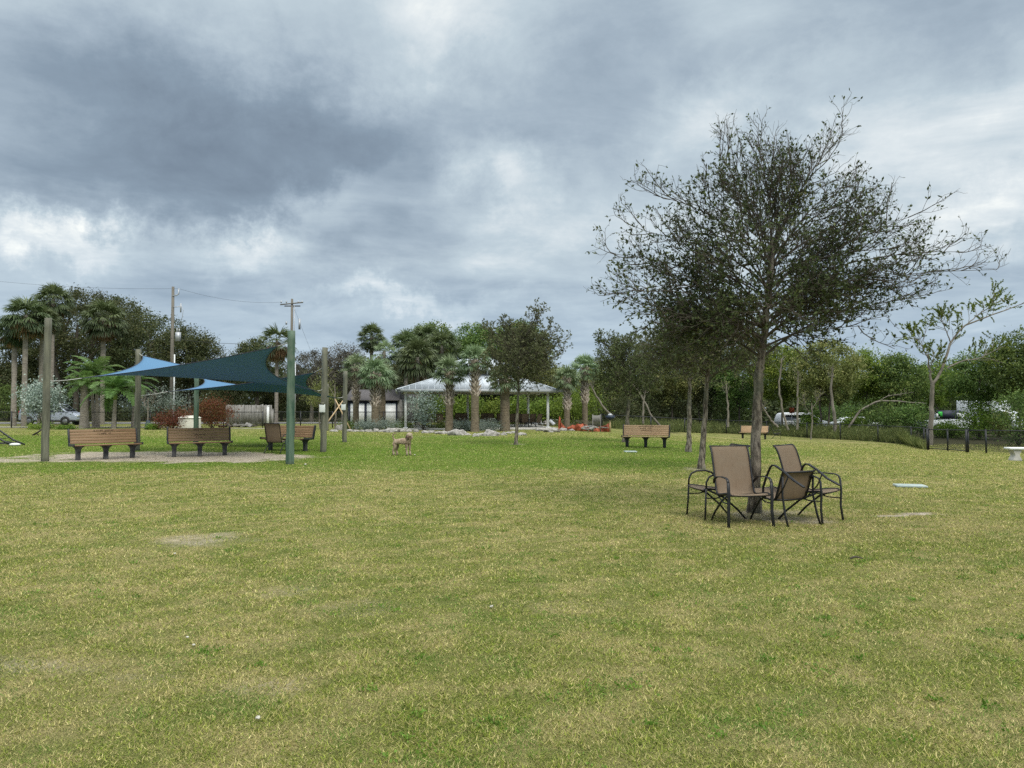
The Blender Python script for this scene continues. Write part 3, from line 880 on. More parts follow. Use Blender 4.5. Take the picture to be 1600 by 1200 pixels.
def feather_palm(name, label, base, H, seed, r=.13, crown=1.5, nf=14, group=None, shaft=True, nt=1):
    rng = np.random.default_rng(seed)
    o = thing(name, label, 'palm', base, rng.random() * 6, group)
    for q in range(nt):
        off = np.array([(rng.random() - .5) * .9 * (nt > 1), (rng.random() - .5) * .9 * (nt > 1), 0])
        k = 12
        t = np.linspace(0, 1, k)[:, None]
        P = off + np.concatenate([off[:1] * t[:, :1] * .8 if nt > 1 else .1 * t, off[1:2] * t * .5, -.1 + (H + .1) * t], 1)
        mb = MB(); mb.tubes(P[None], (r * (1.25 - .45 * t[:, 0]) * (1 + .25 * np.exp(-t[:, 0] * 9)))[None], 12)
        mb.build('trunk', M['palmgrey'], o, True)
        top = P[-1]
        if shaft:
            sm = MB(); sm.tube([top + (0, 0, -.02), top + (0, 0, .3), top + (0, 0, .75)], [r * .95, r * 1.05, r * .5], 12)
            sm.build('crownshaft', M['crownshaft'], o, True)
            top = top + np.array([0, 0, .65])
        fm = MB()
        for j in range(nf):
            f = j / (nf - 1)
            az = j * 2.39996 + rng.normal() * .2
            el = R(78 - 88 * f)
            L = crown * (.85 + .3 * rng.random())
            n = 26
            tt = np.linspace(0, 1, n)
            ang = el - tt ** 1.3 * R(75)
            st = L / (n - 1)
            rr = np.concatenate([[0], np.cumsum(np.cos(ang[:-1]) * st)]); zz_ = np.concatenate([[0], np.cumsum(np.sin(ang[:-1]) * st)])
            rach = top + np.stack([rr * math.cos(az), rr * math.sin(az), zz_], 1)
            tone = .3 + .5 * rng.random()
            fm.tubes(rach[None], np.linspace(.018, .005, n)[None], 3, rnd=[.9])
            tg = unit(np.gradient(rach, axis=0))
            sd = np.array([-math.sin(az), math.cos(az), 0])
            up = np.cross(tg, sd)
            up = up * np.sign(up[:, 2:3] + 1e-6)
            for sg in (-1, 1):
                dl = unit(sd * sg + tg * .55 + up * .35 + rng.normal(size=(n, 3)) * .08)
                LL = (.42 * crown * (.35 + .9 * np.sin(np.clip(tt * .9 + .12, 0, 1) * PI)))[:, None] * .62
                mid = rach + dl * LL * .55
                tip = mid + unit(dl + np.array([0, 0, -.6])) * LL * .5
                w_ = tg * .022 * crown
                V = np.stack([rach - w_ * .4, rach + w_ * .4, mid + w_, mid - w_, tip + w_ * .15, tip - w_ * .15], 1)[2:].reshape(-1, 3)
                f6 = np.arange(n - 2)[:, None] * 6
                fm.add(V, np.concatenate([f6 + np.array([[0, 1, 2, 3]]), f6 + np.array([[3, 2, 4, 5]])]), np.clip(tone + rng.normal(size=(n - 2) * 6) * .08, 0, 1))
        fm.build('fronds', M['pinn'], o)
    return o

# ================================================================== SETTING PIECES
def ribbon(name, pts, width, mat, lift=.012):
    """flat strip over the ground through world points"""
    P = np.array([[p[0], p[1]] for p in pts], float)
    n = 40
    t = np.linspace(0, len(P) - 1, n); i = np.minimum(t.astype(int), len(P) - 2); f = (t - i)[:, None]
    C = P[i] * (1 - f) + P[i + 1] * f
    tg = unit(np.gradient(C, axis=0)); nn = np.stack([-tg[:, 1], tg[:, 0]], 1)
    V = []
    for s in (-1, 1):
        q = C + nn * s * width / 2
        V.append(np.stack([q[:, 0], q[:, 1], gz(q[:, 0], q[:, 1]) + lift + .02], 1))
    V = np.stack(V, 1).reshape(-1, 3)
    f4 = np.array([[2 * k, 2 * k + 1, 2 * k + 3, 2 * k + 2] for k in range(n - 1)])
    o = MB().add(V, f4).build(name, mat)
    return tag(o, kind='structure')
ribbon('road', [(-120, 71), (-40, 71), (-18, 72), (-4, 80), (6, 100)], 6.5, M['asphalt'])
ribbon('pavement', [(-60, 56.4), (-26, 56.2), (-24, 56.3)], 1.5, M['concrete'])
ribbon('path', [(-24.6, 53.6), (-15, 52.6), (-14, 52.6)], .5, M['concrete'])

# ------------------------------------------------------------------ HERO OAK
def hero():
    b = G(1178, 801)
    Yb = b.y
    def W(px, py, dy):
        p = at(px, py, Yb + dy)
        return (p.x - b.x, p.y - b.y, p.z - b.z)
    trunk = [(0, 0, 0), W(1180, 700, 0), W(1186, 590, .02), W(1189, 560, .03), W(1200, 470, .05), W(1207, 370, 0)]
    rg = np.random.default_rng(5)
    E = [(955, 400, .3), (945, 455, -.5), (965, 500, .5), (1000, 340, -.3), (1030, 300, .6), (1060, 265, -.5), (1010, 540, -.4), (1045, 560, .7),
         (1105, 235, .3), (1135, 265, -.7), (1170, 260, .9), (1210, 235, -.2), (1240, 225, .4), (1290, 240, -.4), (1350, 265, .6), (1310, 495, -.5), (1370, 475, .6), (1425, 450, .1), (1260, 525, .5), (985, 490, .4), (960, 520, -.3), (1340, 420, .8), (1290, 440, -.7),
         (1390, 290, -.3), (1400, 350, .7), (1440, 380, -.8), (1450, 330, .2), (1480, 440, -.4), (1550, 405, .1), (1430, 500, .4), (1380, 530, -.6), (1300, 530, .5), (1260, 500, -1.2),
         (1180, 330, 1.5), (1150, 360, -1.5), (1250, 350, -1.6), (1300, 380, 1.6), (1090, 400, -1.4), (1080, 430, 1.5), (1200, 480, -1.7), (1120, 520, -1.2), (1080, 535, .2), (1330, 460, -1.0), (1000, 430, 1.2), (1230, 300, .2)]
    ends = [W(px, py, dy) for px, py, dy in E]
    # pull limb ends in a little: twigs reach the outline
    c = np.array(W(1195, 430, 0))
    ends = [tuple(c + (np.array(e) - c) * (.66 + .2 * rg.random())) for e in ends]
    ends += [tuple(c + (np.array(W(*e)) - c) * .90) for e in ((1332, 188, .1), (1250, 235, -.3), (1105, 215, .2), (1005, 285, -.2), (1185, 212, .4), (1450, 405, -.2), (1425, 425, .4), (1400, 320, .2), (930, 390, .2), (935, 470, -.2), (1370, 290, .2), (1600, 402, .1), (1040, 520, .1), (1010, 500, -.4), (1070, 500, .6), (1120, 490, -.8), (1290, 480, .9), (1440, 350, -.1), (1450, 470, .3), (960, 345, .3), (1205, 215, .5))]
    return oak('oak_tree', 'sparse spreading oak with the patio chairs gathered round its trunk', b, trunk, .080, ends, 11, fork=3, n2=11, n3=5, n4=2, L2=.85, L3=.42, L4=.2,
               leaf=.05, per=5, tw=.0025, bare=(np.array(W(1180, 480, 0)), (2.6, 2.4, 2.1), .86), mats=('bark', 'twig', 'oakleaf'))
hero()

def mid_oak(px, py, label, cx, cy, hw, hh, fork_py, seed, r0=.075, topx=None, extra=(), lean=0, mats=('bark', 'twig', 'oakleaf_far'), leaf=.07, per=4, n=22, n3=5):
    b = G(px, py)
    k = F / b.y
    def W(x, y, dy=0):
        p = at(x, y, b.y + dy)
        return (p.x - b.x, dy, p.z - b.z)
    rg = np.random.default_rng(seed)
    tx = topx or cx
    trunk = [(0, 0, 0), W(px + (tx - px) * .3, (py + fork_py) / 2), W(px + (tx - px) * .6, fork_py), W(tx, cy)]
    ends = []
    for i in range(n):
        a = i * 2.39996; z = 1 - 1.75 * (i + .5) / n
        rr = math.sqrt(max(0, 1 - z * z))
        ends.append(W(cx + rr * math.cos(a) * hw * .8, cy - z * hh * .85, rr * math.sin(a) * hw / k * .8))
    ends += [W(*e) for e in extra]
    oak('oak_tree', label, b, trunk, r0, ends, seed, n2=10, n3=n3, n4=2, L2=hw / k * .5, L3=hw / k * .28, L4=hw / k * .14, leaf=leaf, per=per, tw=.0036, mats=mats)
mid_oak(1096, 733, 'slim oak with a pale mottled trunk rising behind the leftmost patio chair', 1105, 545, 105, 52, 600, 21, .078, topx=1110, lean=0, n=22, per=4)
mid_oak(1076, 706, 'slim brown trunked oak standing left of and behind the pale mottled one', 1062, 560, 80, 48, 615, 22, .092, topx=1078, n=20, per=4)
mid_oak(806, 695, 'lone young oak in front of the white roofed pavilion, bushy crown with loose shoots', 812, 562, 64, 52, 622, 23, .075,
        extra=((846, 495, 0), (862, 515, .3), (880, 550, 0), (765, 512, 0), (838, 492, -.3), (872, 530, .4), (790, 515, .2)), n=24, per=4, n3=4, leaf=.08, mats=('bark', 'twig', 'oakpale'))
mid_oak(977, 691, 'leaning oak close behind the lone bench in mid lawn', 978, 578, 58, 55, 640, 24, .12, topx=985, extra=((935, 530, 0), (950, 540, 0)), n=24, per=5, n3=5, leaf=.08)

# ------------------------------------------------------------------ BACKGROUND TREES
def bt(px, top, Y, wpx, label, seed, mat, name='broadleaf_tree', **kw):
    g = GY(px, Y)
    H = at(px, top, Y).z - g.z
    Wd = wpx / F * Y
    return bgtree(name, label, g, H, Wd, seed, mat, **kw)
LG = 'trees behind the road on the left'
bt(125, 434, 82, 170, 'tallest live oak rising behind the fan palms at the far left', 101, 'live', 'live_oak', group=LG, bark='darkbark', nt=3, leaf=.2, dens=1.0, trunk_h=.28, tr=.35)
bt(225, 472, 86, 160, 'broad live oak left of the tall power pole', 102, 'live', 'live_oak', group=LG, nt=2, leaf=.2, dens=1.0, trunk_h=.22, tr=.3)
bt(292, 500, 84, 110, 'rounded live oak right of the tall power pole', 103, 'live', 'live_oak', group=LG, nt=2, leaf=.2, dens=1.0, trunk_h=.25, tr=.25)
bt(20, 560, 88, 150, 'low dark oak at the left edge behind the leaning palm trunks', 104, 'live', 'live_oak', group=LG, nt=2, leaf=.2, trunk_h=.3, tr=.25)
bt(180, 560, 92, 130, 'dark understorey oak beneath the big live oaks', 105, 'live', 'live_oak', group=LG, nt=2, leaf=.2, trunk_h=.2)
bt(270, 575, 95, 130, 'dark low oak behind the red leaved bushes', 106, 'live', 'live_oak', group=LG, nt=2, leaf=.2, trunk_h=.2)
bt(60, 476, 90, 130, 'live oak filling the gap between the far left fan palms', 130, 'live', 'live_oak', group=LG, nt=2, leaf=.22, trunk_h=.18, tr=.25, dens=1.3)
bt(182, 450, 92, 130, 'rear live oak crown between the tallest live oak and the power pole', 131, 'live', 'live_oak', group=LG, nt=1, leaf=.22, trunk_h=.25, tr=.25)
bt(402, 519, 80, 84, 'dark evergreen showing above the high corner of the front shade sail', 107, 'live', 'broadleaf_tree', group=LG, leaf=.18, trunk_h=.2)
bt(360, 560, 86, 90, 'dark tree low behind the front shade sail', 108, 'live', 'broadleaf_tree', group=LG, leaf=.18, trunk_h=.2)
bt(487, 541, 78, 84, 'grey brown half bare tree right of the green sail post', 109, 'greybush', 'broadleaf_tree', group=LG, leaf=.13, dens=.9, trunk_h=.2, bark='palebark')
bt(537, 527, 76, 84, 'greyish fine leaved tree left of the tallest round headed palm', 110, 'greybush', 'broadleaf_tree', group=LG, leaf=.13, dens=.9, trunk_h=.2, bark='palebark')
bt(505, 588, 52, 62, 'small yellow green tree with bare branches behind the grey sail posts', 111, 'olive', 'small_tree', leaf=.09, dens=.7, trunk_h=.3, bark='palebark', tr=.06, nt=2)
bt(440, 590, 84, 90, 'dark low tree behind the wooden board fence', 112, 'live', 'broadleaf_tree', group=LG, leaf=.18, trunk_h=.15)
bt(560, 585, 84, 110, 'dark leafy tree behind the white doored garage', 113, 'live', 'broadleaf_tree', leaf=.18, trunk_h=.15)
CG = 'trees behind the pavilion'
bt(672, 497, 74, 92, 'twiggy topped tree above the cluster of big fan palms', 120, 'ever', group=CG, leaf=.2, trunk_h=.4)
bt(745, 497, 76, 96, 'dense green tree directly behind the raised pavilion roof', 121, 'ever', group=CG, leaf=.2, trunk_h=.35)
bt(812, 492, 78, 104, 'dense green tree showing behind the lone young oak', 122, 'ever', group=CG, leaf=.2, trunk_h=.3)
bt(620, 560, 84, 110, 'dark tree low behind the garage end', 123, 'live', group=CG, leaf=.2, trunk_h=.15)
bt(700, 560, 84, 120, 'dark tree between the fan palms and the pavilion roof', 124, 'live', group=CG, leaf=.2, trunk_h=.15)
bt(850, 555, 74, 80, 'dull green tree behind the right end of the pavilion roof', 125, 'olive', group=CG, leaf=.17, trunk_h=.2)
bt(775, 560, 82, 120, 'dark tree low behind the middle of the pavilion', 126, 'live', group=CG, leaf=.2, trunk_h=.12)
RG = 'trees beyond the black fence'
rt = [(945, 552, 72, 76, 'olive', 'dull green tree right behind the two palms at the pavilion end'), (1000, 545, 76, 90, 'live', 'dark tree behind the leaning oak'),
      (1050, 536, 70, 92, 'olive', 'mid green tree showing left of the slim brown trunk'), (1105, 532, 74, 96, 'live', 'dark tree behind the pair of slim oak trunks'),
      (1155, 534, 70, 92, 'ever', 'green tree just left of the spreading oak trunk'), (1222, 528, 66, 96, 'bright', 'fresh green tree just right of the spreading oak trunk'),
      (1292, 520, 62, 112, 'olive', 'tall olive green tree above the white stemmed sapling'), (1352, 538, 66, 96, 'bright', 'yellow green tree above the arching pale branch'),
      (1405, 545, 64, 84, 'ever', 'dense green tree with a pointed top left of the bare limbed tree'), (1462, 560, 66, 96, 'bright', 'low green tree behind the bare limbed trunk'),
      (1530, 535, 56, 92, 'ever', 'dark green tree right of the bare limbed tree'), (1592, 500, 52, 96, 'ever', 'tallest dark green tree at the right edge'),
      (1650, 500, 54, 90, 'ever', 'green tree just past the right edge')]
for i, (px, top, Y, wpx, mt, lb) in enumerate(rt):
    bt(px, top, Y, wpx, lb, 140 + i, mt, group=RG, leaf=.17, trunk_h=.3, dens=1.0, bark='palebark' if i % 2 else 'darkbark', tr=.11, nt=1 + (i % 3 == 0), low=1.9 if px > 1200 else 1.6)
# low undergrowth bushes along the far side of the black fence, and hedges
ug = [(905, 600, 62, 90, 'bright', 'bright hedge bush right of the pavilion'), (960, 612, 66, 90, 'live', 'dark bush behind the orange netting'), (1020, 610, 70, 90, 'live', 'dark bush behind the lone mid lawn bench'),
      (1085, 612, 72, 100, 'live', 'dark bush behind the pair of slim trunks'), (1150, 612, 72, 90, 'ever', 'bush behind the two tone far bench'), (1310, 610, 76, 90, 'ever', 'bush behind the white stemmed sapling'),
      (1375, 622, 60, 74, 'ever', 'bush under the arching pale branch'), (1425, 628, 58, 54, 'ever', 'bush left of the fence gate'), (1527, 626, 55, 48, 'bright', 'leafy bush between the two white vehicles'), (1590, 610, 46, 70, 'ever', 'dense bush behind the stone bench'), (1262, 645, 63, 30, 'bright', 'small leafy bush half hiding the white van'), (1335, 650, 62, 46, 'bright', 'low leafy bush before the white car'),
      (1482, 664, 58, 40, 'bright', 'low leafy bush under the white pickup'), (1560, 640, 60, 34, 'olive', 'loose bush before the high bodied truck')]
for i, (px, top, Y, wpx, mt, lb) in enumerate(ug):
    g = GY(px, Y)
    shrub('bush', lb, g, wpx / F * Y, 3.0, at(px, top, Y).z - g.z, 170 + i, mt, leaf=.15, nc=46, per=80, group='undergrowth bushes', cat='bush')
# far woodland that reads as one mass
rng = np.random.default_rng(77)
mb = MB()
n = 1500
a = rng.uniform(-.78, .82, n); dist = rng.uniform(104, 128, n)
cx = np.sin(a) * dist / np.cos(a) * .98; cy = dist
cz = -1 + 8.0 * rng.random(n) ** 1.15
cz *= np.where((cx > 10), .8, 1.0)
p = (np.stack([cx, cy, cz], 1)[:, None] + rng.normal(size=(n, 90, 3)) * np.array([1.5, 1.5, .9])).reshape(-1, 3)
mb.leaves(p, .60, rng, .7, None, np.clip(np.repeat(rng.random(n), 90) * .5 + rng.random(len(p)) * .4, 0, 1))
tag(mb.build('woodland', M['live']), 'dark far off woodland filling the gaps between the nearer trees', 'woodland', kind='stuff')
# tall weeds along the far side of the black fence
rng = np.random.default_rng(78)
mb = MB()
n = 26000
u = rng.random(n)
fx = 6 + 34 * u; 
FENCE = [G(940, 668), G(1017, 674.5), G(1070, 676), G(1135, 677.5), G(1200, 680), G(1261, 684), G(1313, 687), G(1372, 690.5), G(1424, 695), G(1449, 703)]
fpx = np.array([[p.x, p.y] for p in FENCE])
tt = rng.random(n) * (len(fpx) - 1); ii = tt.astype(int); ff = (tt - ii)[:, None]
pp = fpx[ii] * (1 - ff) + fpx[np.minimum(ii + 1, len(fpx) - 1)] * ff
back = rng.random(n) * 7 + .25
px_ = pp[:, 0] + back * .35; py_ = pp[:, 1] + back
hh = (.25 + .55 * fbm(px_ * .7, py_ * .7, 5, 3)) * (.6 + .6 * np.clip(back / 4, 0, 1))
base = np.stack([px_, py_, gz(px_, py_)], 1)
D = rng.normal(size=(n, 3)) * .35; D[:, 2] = 1
mb.leaves(base, 1.0, rng, .09, unit(D) * 1.0, None) if False else None
D = unit(D); Lh = (hh * (.6 + .7 * rng.random(n)) * 1.3)[:, None]
S = unit(np.cross(D, rng.normal(size=(n, 3)))) * .03
V = np.stack([base - S, base + S, base + D * Lh], 1).reshape(-1, 3)
mb.add(V, np.arange(n * 3).reshape(n, 3), np.repeat(rng.random(n), 3))
# leafy weeds too
k = rng.permutation(n)[:9000]
mb.leaves(base[k] + np.array([0, 0, 1]) * (hh[k][:, None] * rng.random((9000, 1)) * 1.3), .14, rng, .5)
tag(mb.build('weeds', M['weed']), 'rank tall weeds growing along the far side of the black fence', 'weeds', kind='stuff')

# ------------------------------------------------------------------ PALMS
def sb(px, py, top, label, seed, Y=None, **kw):
    g = G(px, py) if Y is None else GY(px, Y)
    H = at(px, top, g.y).z - g.z
    return sabal(kw.pop('name', 'fan_palm'), label, g, H, seed, **kw)
PG = 'cabbage palms planted round the pavilion'
kw = dict(group=PG, leafmat_='fanlight', spiky=.6)
sb(556, 671, 572, 'left end palm of the row before the white garage doors', 201, r=.20, crown=0.85, boots=(.42, .98), nf=34, **kw)
sb(586, 672, 583, 'low palm with shaggy boots before the white garage doors', 202, r=.24, crown=1.00, boots=(.40, .98), nf=36, **kw)
sb(597, 668, 590, 'smooth brown trunked palm just right of the shaggy low one', 203, r=.26, crown=1.05, boots=(.93, .99), nf=32, **kw)
sb(702, 674, 580, 'palm standing before the left half of the pavilion roof', 204, r=.24, crown=0.95, boots=(.42, .98), nf=36, **kw)
sb(742, 675, 562, 'palm before the raised middle of the pavilion roof', 205, r=.24, crown=0.90, boots=(.48, .98), nf=34, **kw)
sb(789, 673.5, 592, 'stout smooth trunked palm half hidden behind the lone young oak', 206, r=.30, crown=0.95, boots=(.90, .99), nf=32, **kw)
sb(886, 672, 590, 'left palm of the pair right of the pavilion', 207, r=.20, crown=0.85, boots=(.38, .98), nf=34, **kw)
sb(914, 672, 575, 'right palm of the pair right of the pavilion', 208, r=.20, crown=0.95, boots=(.42, .98), nf=34, **kw)
SG = 'tall fan palms behind the pavilion'
kw = dict(group=SG, lowmat='palmgrey', boots=None, skirt=10, nf=58)
sb(580, 0, 524, 'tallest round headed fan palm standing alone above the pavilion palms', 210, Y=66, r=.15, crown=0.98, **kw)
sb(600, 0, 548, 'lighter fan palm just below the tallest round headed one', 211, Y=64, r=.15, crown=0.85, leafmat_='fanlight', group=SG, lowmat='palmgrey', boots=None, skirt=4, nf=30)
sb(634, 0, 540, 'left fan palm of the dense cluster', 212, Y=66, r=.16, crown=1.25, **kw)
sb(652, 0, 558, 'front fan palm of the dense cluster with drooping fronds', 213, Y=62, r=.19, crown=1.40, **kw)
sb(690, 0, 540, 'right fan palm of the dense cluster', 214, Y=66, r=.17, crown=1.35, **kw)
sb(664, 0, 530, 'rear fan palm in the middle of the dense cluster', 215, Y=70, r=.17, crown=1.30, **kw)
FG = 'cabbage palms at the far left'
kw = dict(group=FG, lowmat='palmgrey', boots=None, nf=58)
sb(22, 0, 512, 'curved grey palm trunk leftmost of the far left fan palms', 220, Y=60, r=.19, crown=1.10, skirt=16, lean=(-1.3, 0), **kw)
sb(38, 0, 492, 'upright fan palm between the curved one and the near sail post', 221, Y=60, r=.19, crown=1.35, skirt=22, **kw)
sb(63, 0, 500, 'fan palm rising behind the top of the leftmost sail post', 222, Y=62, r=.17, crown=1.05, skirt=18, lean=(-.5, 0), **kw)
sb(80, 0, 468, 'highest fan palm at the far left', 223, Y=68, r=.18, crown=1.30, skirt=8, **kw)
sb(160, 0, 496, 'broad fan palm with orange brown skirt before the tallest live oak', 224, Y=66, r=.2, crown=1.45, skirt=30, **kw)
sb(432, 0, 532, 'yellowish fan palm behind the tip of the front shade sail', 225, Y=72, r=.17, crown=1.40, skirt=30, group=FG, lowmat='palmgrey', boots=None, nf=30, leafmat_='fan')
def fp(px, Y, top, label, seed, **kw):
    g = GY(px, Y)
    return feather_palm('feather_palm', label, g, at(px, top, Y).z - g.z, seed, **kw)
fp(178, 53, 624, 'feather palm with a green crownshaft left of the rear sail post', 230, r=.13, crown=2.3, nf=15)
fp(133, 54, 602, 'thick trunked feather palm behind the leftmost bench', 231, r=.26, crown=1.6, nf=12, shaft=False)
fp(157, 56, 585, 'twin trunked feather palm behind the leftmost bench', 232, r=.12, crown=2.0, nf=12, shaft=False, nt=2)
fp(208, 56, 612, 'small feather palm beside the rear sail post', 233, r=.1, crown=1.8, nf=11)

# ------------------------------------------------------------------ SHRUBS
def sh(px, Y, wpx, top, label, seed, mat, D_=2.0, **kw):
    g = GY(px, Y)
    return shrub(kw.pop('name', 'shrub'), label, g, wpx / F * Y, D_, at(px, top, Y).z - g.z, seed, mat, **kw)
sh(68, 55, 78, 596, 'silver leaved shrub in front of the pale blue van', 301, 'silver', leaf=.16, nc=60, per=80, low=.7, D_=2.6)
sh(662, 50, 52, 612, 'silver leaved shrub beside the left pavilion post', 302, 'silver', leaf=.12, nc=34, per=70, D_=2.0, low=.3)
sh(250, 57, 150, 606, 'pale grey green shrub mass behind the sail posts', 303, 'sage', leaf=.14, nc=40, per=70, low=.9, D_=2.0)
sh(272, 51, 60, 641, 'copper leaved bush left of the white utility box', 304, 'red', leaf=.10, nc=50, per=90, D_=2.2)
sh(333, 53, 64, 624, 'larger copper leaved bush right of the white utility box', 305, 'red', leaf=.10, nc=60, per=110, D_=2.6)
for i, (px, wp, tp_, lb) in enumerate([(600, 62, 658, 'low silver grey bush right of the shaggy low palm'), (570, 36, 658, 'low silver grey bush left of the shaggy low palm'),
                                      (716, 36, 658, 'low silver grey bush between the two palms before the pavilion'), (764, 50, 658, 'low silver grey bush left of the stout smooth palm'), (733, 26, 660, 'low silver grey bush touching the palm before the roof middle')]):
    sh(px, 47.5, wp, tp_, lb, 310 + i, 'sage', leaf=.07, nc=40, per=70, D_=1.3, group='low silver bushes in the rock bed', name='low_bush')
for i, (px, wp, tp_, lb) in enumerate([(628, 40, 660, 'low green ground plants left of the left pavilion post'), (690, 56, 661, 'low green plants behind the rocks before the pavilion'), (545, 34, 660, 'green plants at the left end of the rock bed'),
                                      (62, 60, 663, 'low green hedge clump behind the leftmost sail post'), (105, 40, 667, 'thin green plants behind the leftmost bench end'), (240, 20, 664, 'tuft of green plants beside the red bush')]):
    sh(px, 51, wp, tp_, lb, 320 + i, 'bright' if i > 2 else 'ever', leaf=.09, nc=24, per=60, D_=1.0, name='low_plant', group='low green plants')
hd = [(690, 612, 'leftmost'), (730, 616, 'second'), (770, 620, 'third'), (812, 618, 'fourth'), (852, 622, 'fifth'), (888, 616, 'rightmost')]
for i, (px, tp_, lb) in enumerate(hd):
    sh(px, 64, 54, tp_, 'fresh green hedge shrub behind the pavilion, %s of the row' % lb, 330 + i, 'bright', leaf=.17, nc=44, per=80, D_=2.6, group='hedge behind the pavilion', name='hedge_shrub')
for i, (px, wp, tp_, lb) in enumerate([(15, 70, 600, 'dark green bush at the left edge behind the fence'), (350, 90, 604, 'dark bush behind the larger copper bush'), (230, 120, 640, 'dark shrub behind the road and the sapling'), (130, 120, 640, 'dark shrub behind the pale van'),
                                      (470, 90, 622, 'dark shrub past the end of the road'), (510, 60, 622, 'dark shrub behind the small yellow green tree')]):
    sh(px, 82, wp, tp_, lb, 340 + i, 'live' if i else 'ever', leaf=.18, nc=44, per=80, D_=3, group='dark bushes past the road', name='bush', cat='bush')

# saplings and bare trees right
def bare_tree(name, label, base, limbs_px, Y, r, seed, leafy=0, mat='palebark', lm='olive', leaf=.1, L2=.9, tw=.008):
    rng = np.random.default_rng(seed)
    o = thing(name, label, 'tree', base)
    mb = MB(); tips = []
    for pts, ra, rb in limbs_px:
        P = []
        for q in pts:
            w_ = at(q[0], q[1], Y + (q[2] if len(q) > 2 else 0))
            P.append([w_.x - base.x, w_.y - base.y, w_.z - base.z])
        P = np.array(P)
        n = 14
        t = np.linspace(0, len(P) - 1, n); i = np.minimum(t.astype(int), len(P) - 2); f = (t - i)[:, None]
        Q = P[i] * (1 - f) + P[i + 1] * f + rng.normal(size=(n, 3)) * ra * .25
        mb.tubes(Q[None], np.linspace(ra, rb, n)[None], 8)
        tips.append(Q)
    mb.build('trunk', M[mat], o, True)
    P = np.array(tips)
    b2 = spawn(rng, P[1:] if len(P) > 1 else P, 11, L2, 45, .25, 5, .35, .2)
    b3 = spawn(rng, b2, 4, L2 * .5, 45, .2, 4, .3, .2)
    tm = MB(); tm.tubes(b2, lin(tw * 2.2, tw, 5, len(b2)), 4); tm.tubes(b3, lin(tw, tw * .5, 4, len(b3)), 3)
    tm.build('branches', M[mat], o)
    if leafy:
        p, dd = along(rng, b3, leafy)
        lf = MB(); lf.leaves(p, leaf, rng, .5, dd); lf.build('crown', M[lm], o)
    return o
g = G(1454, 697); g = GY(1454, g.y + 1.2)
bare_tree('bare_limbed_tree', 'half bare pale tree forking behind the fence gate', g,
          [([(1454, 700), (1455, 640), (1457, 600)], .16, .12), ([(1457, 605), (1452, 575), (1450, 555)], .09, .03), ([(1457, 602), (1475, 570), (1485, 535), (1505, 510), (1560, 488), (1610, 470)], .10, .02),
           ([(1480, 575), (1505, 563), (1530, 560), (1560, 545)], .05, .02), ([(1485, 535), (1478, 515), (1470, 500)], .04, .01), ([(1505, 512), (1530, 490), (1570, 465)], .04, .01), ([(1450, 560), (1440, 540), (1430, 525)], .03, .01)],
          g.y, .1, 401, leafy=48, lm='bright', leaf=.10, L2=1.7)
g = GY(1320, 60)
bare_tree('fallen_branch_tree', 'grey limb arching low across the dark gap beside the fence gate', g, [([(1325, 668), (1345, 640), (1372, 627), (1410, 627), (1448, 631)], .10, .05), ([(1372, 627), (1390, 618), (1420, 614)], .04, .01)], 60, .1, 402, L2=.5)
g = G(1267, 687)
bare_tree('sapling', 'thin white stemmed sapling in front of the black fence', g, [([(1267, 688), (1269, 655), (1268, 630)], .06, .035), ([(1268, 650), (1258, 635), (1254, 618)], .02, .008), ([(1268, 640), (1276, 628), (1282, 615)], .02, .008)], g.y, .05, 403, leafy=3, L2=.8, tw=.006)
for i, (pts, lb) in enumerate([([(1306, 682), (1302, 640), (1299, 600), (1300, 575)], 'thick pale trunk with snapped branches above the black fence'), ([(1246, 672), (1246, 620), (1247, 580)], 'straight pale trunk beside the orange mark'),
                               ([(1232, 672), (1222, 640), (1217, 600), (1222, 560)], 'wavy grey trunk right of the spreading oak'), ([(1034, 668), (1018, 650), (1003, 620), (985, 596)], 'long grey trunk slanting down to the right behind the leaning oak'),
                               ([(1138, 668), (1137, 630), (1134, 600)], 'short upright trunk between the slim oaks and the spreading oak'), ([(960, 652), (942, 636), (930, 616), (922, 600)], 'grey slanting limb right of the palm pair'),
                               ([(1005, 662), (1005, 630), (1009, 610)], 'thin wavy stem left of the slim brown trunk'), ([(1215, 668), (1200, 650), (1190, 632)], 'grey slanting stem just right of the spreading oak base')]):
    g = GY(pts[0][0], 58 - (i == 2) * 2)
    bare_tree('bare_tree', lb, g, [([pts[0]] + pts[1:], .16 if i == 0 else .09, .05), ([pts[-2], pts[-1]], .05, .02)], g.y, .1, 410 + i, leafy=2 if i != 0 else 3, L2=.8)
g = G(231, 671)
bare_tree('sapling', 'leafless sapling with a dark blue watering bag round its stem', g, [([(231, 668), (231, 640), (232, 622)], .05, .03), ([(232, 645), (226, 632), (222, 624)], .02, .01), ([(232, 640), (238, 630), (243, 622)], .02, .01)], g.y, .05, 430, L2=.8)
mb = MB(); mb.tube([(0, 0, 0), (0, 0, .25), (0, 0, .62)], [.22, .2, .10], 12)
o = mb.build('watering_bag', M['darkblue'], None, True); o.location = g; tag(o, 'dark blue watering bag wrapped round the leafless sapling', 'tree bag')
g = G(1031, 669)
bare_tree('sapling', 'thin pale forked sapling behind the right end of the lone mid lawn bench', g, [([(1031, 668), (1031, 640), (1030, 628)], .05, .03), ([(1031, 640), (1022, 628), (1020, 620)], .02, .01)], g.y, .05, 431, leafy=5, L2=1.0)
g = GY(524, 50)
bare_tree('sapling', 'young tree held by crossed yellow stakes between the grey sail posts', g, [([(524, 672), (524, 630), (523, 600)], .07, .04), ([(523, 620), (512, 600), (508, 590)], .02, .01)], g.y, .05, 432, leafy=5, L2=1.2)
